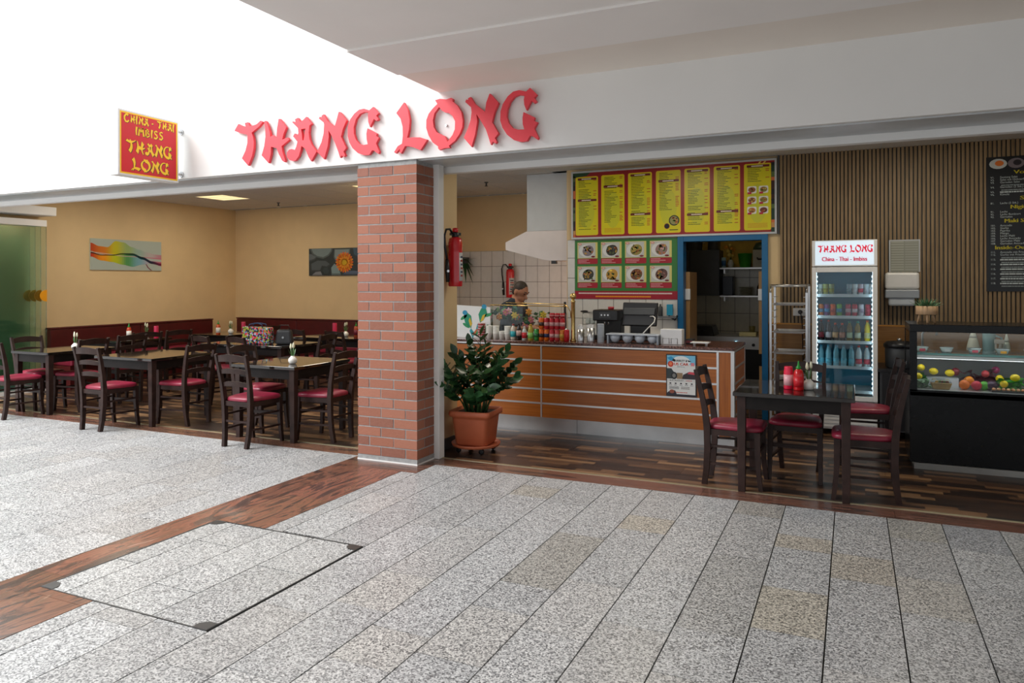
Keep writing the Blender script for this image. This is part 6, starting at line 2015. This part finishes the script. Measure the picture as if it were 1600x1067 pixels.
sr = random.Random(2)
y = H - .175
def head(s, w):
    global y
    pr.text(s, W / 2, y, .052, yl, 3, 'C', w, .002)
    y -= .038
def items(n, pre, names=None, two=0.0):
    global y
    for k in range(n):
        pr.text('%s' % (pre % (k + 1)), .035, y, .026, wt, 3)
        nm = names[k] if names else None
        if nm:
            pr.text(nm, .115, y, .028, wt, 3, 'L')
        else:
            pr.words(.115, y, sr.uniform(.35, .75), .013, wt, 3, sr, .3, (.8, 4))
        y -= .0255
        if sr.random() < two:
            pr.words(.125, y, sr.uniform(.3, .6), .010, rgb(140, 150, 150), 3, sr, .3, (.8, 4))
            y -= .0215
head('Vorspeisen', .34)
items(6, 'V%d.', ['Seetang Salat', 'Salat mit Hühnerfleisch', 'Garnelen Salat', 'Garnelen (2 Stk.)', None, 'Kimchi'], 0.2)
y -= .022
head('Sashimi', .24)
items(1, '8%d.', ['Lachs (2 Stk.)'])
y -= .022
head('Nigiri (2 Stück)', .40)
items(3, '9%d.', ['Lachs', 'Lachs flambiert', 'Garnelen'])
y -= .022
head('Maki Sushi (6 Stück)', .50)
items(8, '10%d.', ['Avocado', 'Gurke', 'Paprika', 'Mango', 'Lachs Maki', 'Lachs Avocado', 'Garnelen Maki', 'Garnelen Avocado'])
y -= .022
head('Inside-Out-Sushi (8 Stück)', .66)
items(8, '11%d.', ['Avocado mit Frischkäse', 'Gurke mit Frischkäse', None, None, None, None, None, None], .85)
for k in range(3):
    pr.ell(.62 + k * .05, .60, .03, .024, rgb(196, 200, 176), 3)
pr.ell(.78, .78, .05, .02, rgb(230, 110, 50), 3)
pr.build('printed_menu', t)

# ================================================================ DISPLAY CASE
DX0, DX1, DYF, DYB = .428, 1.63, 6.92, 7.55
t = thing('display_case', 'black refrigerated display case with glass front full of fruit', 'display case', ((DX0 + DX1) / 2, (DYF + DYB) / 2, 0))
w2, d2 = (DX1 - DX0) / 2, (DYB - DYF) / 2
MB().bb(-w2, w2, -d2, d2, .05, .635).build('base_cabinet', M['black_gloss'], t, .004)
MB().bb(-w2 + .03, w2 - .01, -d2 - .015, d2 - .1, 0, .048).build('kick_plate', cm((150, 150, 146), .4), t)
fr_ = MB()
fr_.bb(-w2, -w2 + .055, -d2, -d2 + .03, .635, 1.125).bb(w2 - .055, w2, -d2, -d2 + .03, .635, 1.125)
fr_.bb(-w2, -w2 + .03, d2 - .03, d2, .635, 1.125).bb(w2 - .03, w2, d2 - .03, d2, .635, 1.125)
fr_.bb(-w2, w2, -d2, -d2 + .03, .60, .648)
fr_.build('frame', M['black_gloss'], t)
MB().bb(-w2, w2, -d2, d2, 1.125, 1.187).build('top', M['black_gloss'], t, .004)
MB().bb(-w2 + .055, w2 - .055, -d2 + .008, -d2 + .014, .648, 1.125).build('front_glass', M['clear_glass'], t)
MB().bb(-w2 + .004, -w2 + .010, -d2 + .03, d2 - .03, .636, 1.125).build('side_glass', M['clear_glass'], t)
MB().bb(w2 - .010, w2 - .004, -d2 + .03, d2 - .03, .636, 1.125).build('side_glass', M['clear_glass'], t)
MB().bb(-w2 + .03, w2 - .03, d2 - .012, d2 - .006, .66, 1.125).build('rear_glass', M['clear_glass'], t)
MB().bb(-w2 + .031, w2 - .031, d2 - .03, d2 - .013, .636, .87).build('rear_wall', cm((120, 124, 126), .4), t)
MB().bb(-w2 + .03, w2 - .03, -d2 + .03, d2 - .031, .636, .652).build('display_floor', M['brushed_steel'], t)
MB().bb(-w2 + .03, w2 - .03, -d2 + .12, d2 - .06, .938, .944).build('glass_shelf', M['clear_glass'], t)
MB().bb(-w2 + .03, w2 - .03, -d2 + .12, -d2 + .128, .928, .946).build('shelf_edge', cm((120, 180, 176), .2), t)
MB().bb(-w2 + .03, w2 - .03, -d2 + .16, -d2 + .20, .895, .92).build('light_housing', M['brushed_steel'], t)
MB().bb(-w2 + .04, w2 - .04, -d2 + .165, -d2 + .195, .8935, .8945).build('lower_lamp', emit('case_led', (0.95, 0.98, 1.0), 5.0), t)
MB().bb(-w2 + .06, w2 - .06, -d2 + .05, -d2 + .08, 1.1235, 1.1245).build('upper_lamp', bpy.data.materials['case_led'], t)
DF = .652
def fruit(name, label, cat, x, y, z, r, c_, stretch=(1, 1, 1), stem=True, group=None, rough=.4):
    t = thing(name, label, cat, (x, y, z + r * stretch[2]), rnd.uniform(0, 3), group)
    MB().ell((0, 0, 0), (r * stretch[0], r * stretch[1], r * stretch[2]), 16, 10).build('flesh', cm(c_, rough), t)
    if stem:
        MB().tube([(0, 0, r * stretch[2] * .93), (.003, 0, r * stretch[2] * 1.12)], .003, 6).build('stalk', cm((70, 60, 30)), t)
yF = 7.10
gf = 'fruit in the display case'
lem = (1.25, 1, 1)
fruit('orange', 'orange in front of the other orange in the display case', 'orange', .832, 7.05, DF, .040, (244, 120, 10), group=gf)
fruit('orange', 'orange farther back beside the red apple in the display case', 'orange', .876, 7.14, DF + .025, .038, (246, 150, 20), group=gf)
fruit('apple', 'pinkish red apple right of the oranges in the display case', 'apple', .918, 7.055, DF, .038, (214, 40, 70), group=gf)
for k, (x, y, z, lab) in enumerate(((.530, 7.18, .125, 'yellow lemon lying highest at the left end of display'), (.500, 7.09, .06, 'yellow lemon low at the left end of display'), (.625, 7.20, .095, 'yellow lemon in the white fruit box, left'), (.745, 7.21, .085, 'yellow lemon in the white fruit box, right'), (1.108, 7.06, .03, 'yellow lemon in front of the green leaves'), (1.095, 7.17, .06, 'yellow lemon behind the front leaf lemon'), (1.19, 7.10, .08, 'yellow lemon on the green leaves at right'), (1.40, 7.10, .04, 'yellow lemon at the far right of display'))):
    fruit('lemon', lab, 'lemon', x, y, DF + z, .029, (244, 216, 10), lem, False, gf)
for k, (x, y, z, r, c_, lab) in enumerate(((1.00, 7.20, .09, .030, (190, 50, 60), 'small red apple behind the green pepper'), (1.03, 7.09, .0, .042, (70, 40, 70), 'dark purple aubergine before the lemons'), (.975, 7.08, .0, .036, (90, 190, 50), 'bright green pepper beside the red apple'), (.79, 7.23, .09, .034, (120, 20, 40), 'dark red onion behind the oranges'), (1.08, 7.25, .12, .030, (150, 40, 90), 'purple-red onion at the rear of display'))):
    fruit(('apple', 'aubergine', 'green_pepper', 'red_onion', 'red_onion')[k], lab, ('apple', 'aubergine', 'pepper', 'onion', 'onion')[k], x, y, DF + z, r, c_, (1.3, 1, .9) if k == 1 else (1, 1, 1), True, gf)
# leaf bunches under and around the fruit
def leaf_bunch(label, x, y, w, d, h_, n, c_, seed, name='lettuce'):
    q = random.Random(seed)
    t = thing(name, label, 'vegetables', (x, y, DF))
    me = MB().add([(0, 0, 0), (.022, .02, .012), (.026, .05, .004), (0, .085, -.01), (-.026, .05, .004), (-.022, .02, .012), (0, .045, -.004)], [(0, 1, 6), (1, 2, 6), (2, 3, 6), (3, 4, 6), (4, 5, 6), (5, 0, 6)]).mesh('leaf', cm(c_, .5))
    MB().ell((0, 0, h_ * .35), (w * .4, d * .4, h_ * .35), 12, 8).build('heart', cm(tuple(v * .8 for v in c_), .6), t)
    for i in range(n):
        o = obj('leaf', me, t)
        o.location = (q.uniform(-w, w) * .45, q.uniform(-d, d) * .45, q.uniform(.2, 1) * h_)
        o.rotation_euler = (q.uniform(-.6, .9), q.uniform(-.6, .6), q.uniform(0, 6.28))
        s = q.uniform(.7, 1.2)
        o.scale = (s, s, s)
leaf_bunch('green lettuce bunch at the left end of display', .525, 7.17, .09, .14, .12, 16, (40, 110, 40), 1)
leaf_bunch('pale green herbs wrapped in film at the front left of display', .53, 7.03, .10, .08, .04, 14, (110, 150, 110), 2)
leaf_bunch('bright green leaves behind the right-hand lemons', 1.16, 7.16, .16, .14, .075, 24, (60, 160, 40), 3)
leaf_bunch('dark green leaves at the right front of display', 1.24, 7.06, .14, .08, .03, 16, (50, 140, 40), 4)
leaf_bunch('green leaves at the far right of display', 1.45, 7.14, .16, .16, .06, 20, (60, 130, 50), 5)
leaf_bunch('dark purple salad leaves at the rear of display', .98, 7.26, .30, .09, .12, 26, (96, 30, 50), 6)
t = thing('fruit_box', 'white plastic fruit box at the rear left of display', 'box', (.685, 7.21, DF))
mb = MB()
mb.bb(-.12, .12, -.05, -.044, 0, .075).bb(-.12, .12, .044, .05, 0, .075).bb(-.12, -.114, -.044, .044, 0, .075).bb(.114, .12, -.044, .044, 0, .075).bb(-.114, .114, -.044, .044, 0, .06)
mb.build('box_body', cm((214, 222, 230), .3), t)
t = thing('salad_tray', 'brown paper salad tray with clear lid in display front', 'food tray', (.662, 7.02, DF))
MB().hull8([(-.06, -.04, 0), (.06, -.04, 0), (.06, .04, 0), (-.06, .04, 0)], [(-.078, -.052, .055), (.078, -.052, .055), (.078, .052, .055), (-.078, .052, .055)]).build('tray_body', cm((190, 156, 100), .6), t, .008)
MB().hull8([(-.074, -.048, .056), (.074, -.048, .056), (.074, .048, .056), (-.074, .048, .056)], [(-.06, -.036, .08), (.06, -.036, .08), (.06, .036, .08), (-.06, .036, .08)]).build('lid', M['clear_glass'], t)
for k in range(12):
    MB().ell((rnd.uniform(-.05, .05), rnd.uniform(-.03, .03), .06), (.014, .01, .008), 8, 5).build('filling', cm(rnd.choice(((200, 150, 60), (120, 60, 40), (90, 120, 50), (220, 190, 140)))), t)
t = thing('sushi_tray', 'flat tray of pale orange sushi at the display front right', 'food tray', (1.13, 7.0, DF))
MB().bb(-.12, .12, -.035, .035, 0, .012).build('tray_body', M['black_plastic'], t, .003)
for k in range(7):
    MB().ell((-.10 + k * .033, 0, .022), (.0145, .028, .012), 10, 6).build('sushi_piece', cm((236, 180, 130) if k % 2 else (230, 160, 110)), t)
for k, (x, c_, nm) in enumerate(((.537, (206, 60, 80), 'pink'), (.718, (190, 196, 196), 'white'), (.918, (226, 90, 110), 'rosy'), (1.116, (236, 170, 40), 'orange-yellow'), (1.31, (190, 200, 190), 'pale green'))):
    t = thing('dessert_bowl', 'clear lidded bowl of %s dessert on the glass shelf, %s from left' % (nm, ORD[k]), 'bowl', (x, 7.17, .9445), 0, 'dessert bowls on the glass shelf')
    MB().lathe([(.034, 0), (.048, .034), (.045, .034), (.032, .003), (.0005, .003)], 18).build('bowl_body', cm((196, 214, 214), .12), t)
    MB().lathe([(.051, .034), (.052, .039), (.044, .043), (.0005, .044)], 18).build('lid', cm((214, 230, 230), .12), t)
    MB().bb(-.022, .022, -.050, -.042, .006, .028).build('dessert', cm(c_), t, .004)

# planter on the case
t = thing('succulent_planter', 'small succulent in a round wooden planter on tripod legs above display case', 'plant', (.575, 7.20, 1.187))
MB().lathe([(.080, .072), (.083, .075), (.083, .145), (.076, .145), (.074, .12), (.0005, .118)], 22).build('planter_bowl', M['pale_wood'], t)
for k in range(3):
    a = R(-90 + 120 * k)
    MB().tube([(.055 * math.cos(a), .055 * math.sin(a), .075), (.075 * math.cos(a), .075 * math.sin(a), 0)], [.011, .009], 8).build('leg', M['pale_wood'], t)
q = random.Random(12)
sl = MB().add([(-.010, 0, 0), (.010, 0, 0), (.008, .004, .05), (0, .016, .11), (-.008, .004, .05), (0, -.007, .03)], [(0, 1, 5), (1, 2, 5), (2, 3, 5), (3, 4, 5), (4, 0, 5)]).mesh('leaf', plain('succulent', (0.10, 0.24, 0.12), .45, var=.3))
for k in range(40):
    o = obj('leaf', sl, t)
    a = q.uniform(0, 6.28)
    rr_ = q.uniform(0, .06)
    o.location = (rr_ * math.cos(a), rr_ * math.sin(a), .125)
    tl = rr_ / .06 * .8
    o.rotation_euler = Euler((-tl + q.uniform(-.15, .15), 0, a - PI / 2))
    s = q.uniform(.6, .95)
    o.scale = (1, 1, s)

# things behind the case
t = thing('side_cabinet', 'dark low cabinet behind the display case against the wood panel', 'cabinet', (1.3, 8.35, 0))
MB().bb(-1.06, 1.0, -.30, .30, .08, .66).build('body', M['dark_grey'], t)
MB().bb(-1.08, 1.02, -.32, .31, .66, .69).build('worktop', M['black_plastic'], t)
for k in range(4):
    d_ = MB().bb(-1.04 + k * .5, -.56 + k * .5, -.315, -.301, .10, .65).build('door', M['black_plastic'], t)
    MB().bb(-.60 + k * .5, -.585 + k * .5, -.33, -.315, .45, .60).build('handle', M['steel'], d_)
t = thing('rice_cooker', 'grey rice cooker with black lid between fridge and display case', 'rice cooker', (.42, 8.22, .69))
MB().lathe([(.11, 0), (.125, .01), (.13, .19), (.125, .20)], 22).build('pot_body', M['dark_grey'], t)
MB().lathe([(.14, .20), (.142, .23), (.12, .255), (.05, .265), (.0005, .267)], 22).build('lid', M['black_plastic'], t)
MB().lathe([(.018, .262), (.024, .28), (.018, .29)], 12).build('knob', M['steel'], t)
MB().bb(-.03, .03, -.142, -.128, .05, .08).build('switch', M['steel'], t)
for k, (x, h_, r_, c_, cp, lab) in enumerate(((1.034, .40, .055, (206, 206, 196), (226, 226, 220), 'white squeeze bottle standing behind the display glass'), (1.30, .36, .035, (190, 200, 196), (214, 220, 216), 'slim pointed sauce bottle behind the display glass'))):
    t = thing('squeeze_bottle', lab, 'bottle', (x, 7.95, .0))
    t.location.z = .69
    t.location.y = 8.15
    MB().lathe([(r_ * .95, 0), (r_, .01), (r_, h_ * .55), (r_ * .75, h_ * .72), (r_ * .55, h_ * .8)], 16).build('bottle_body', cm(c_, .3), t)
    MB().lathe([(r_ * .58, h_ * .8), (r_ * .5, h_ * .85), (.006, h_)], 14).build('nozzle', cm(cp), t)
t = thing('water_jug', 'pale blue plastic jug behind the display glass', 'jug', (1.165, 8.18, .69))
MB().lathe([(.045, 0), (.05, .01), (.055, .38), (.058, .40), (.052, .398), (.046, .01)], 18).build('jug_body', cm((150, 190, 200), .2), t)
MB().tube([(.05, 0, .34), (.10, 0, .32), (.10, 0, .16), (.05, 0, .12)], .009, 8).build('handle', cm((150, 190, 200), .2), t)
t = thing('spray_bottle', 'spray bottle with grey trigger behind the display glass', 'bottle', (1.245, 8.10, .69))
MB().lathe([(.032, 0), (.035, .01), (.035, .16), (.014, .25), (.014, .27)], 14).build('bottle_body', cm((150, 150, 146), .3), t)
MB().bb(-.05, .03, -.012, .012, .27, .31).bb(-.045, -.03, -.008, .008, .22, .27).build('trigger', cm((196, 190, 186)), t, .004)
t = thing('gooseneck_tap', 'curved chrome tap behind the left end of display', 'tap', (.62, 8.22, .69))
MB().tube([(0, 0, 0), (0, 0, .34), (.03, 0, .40), (.09, 0, .41), (.12, 0, .37), (.12, 0, .33)], .011, 10).build('spout', M['steel'], t)
MB().lathe([(.03, 0), (.03, .012), (.016, .02), (.016, .06)], 14).build('tap_base', M['steel'], t)
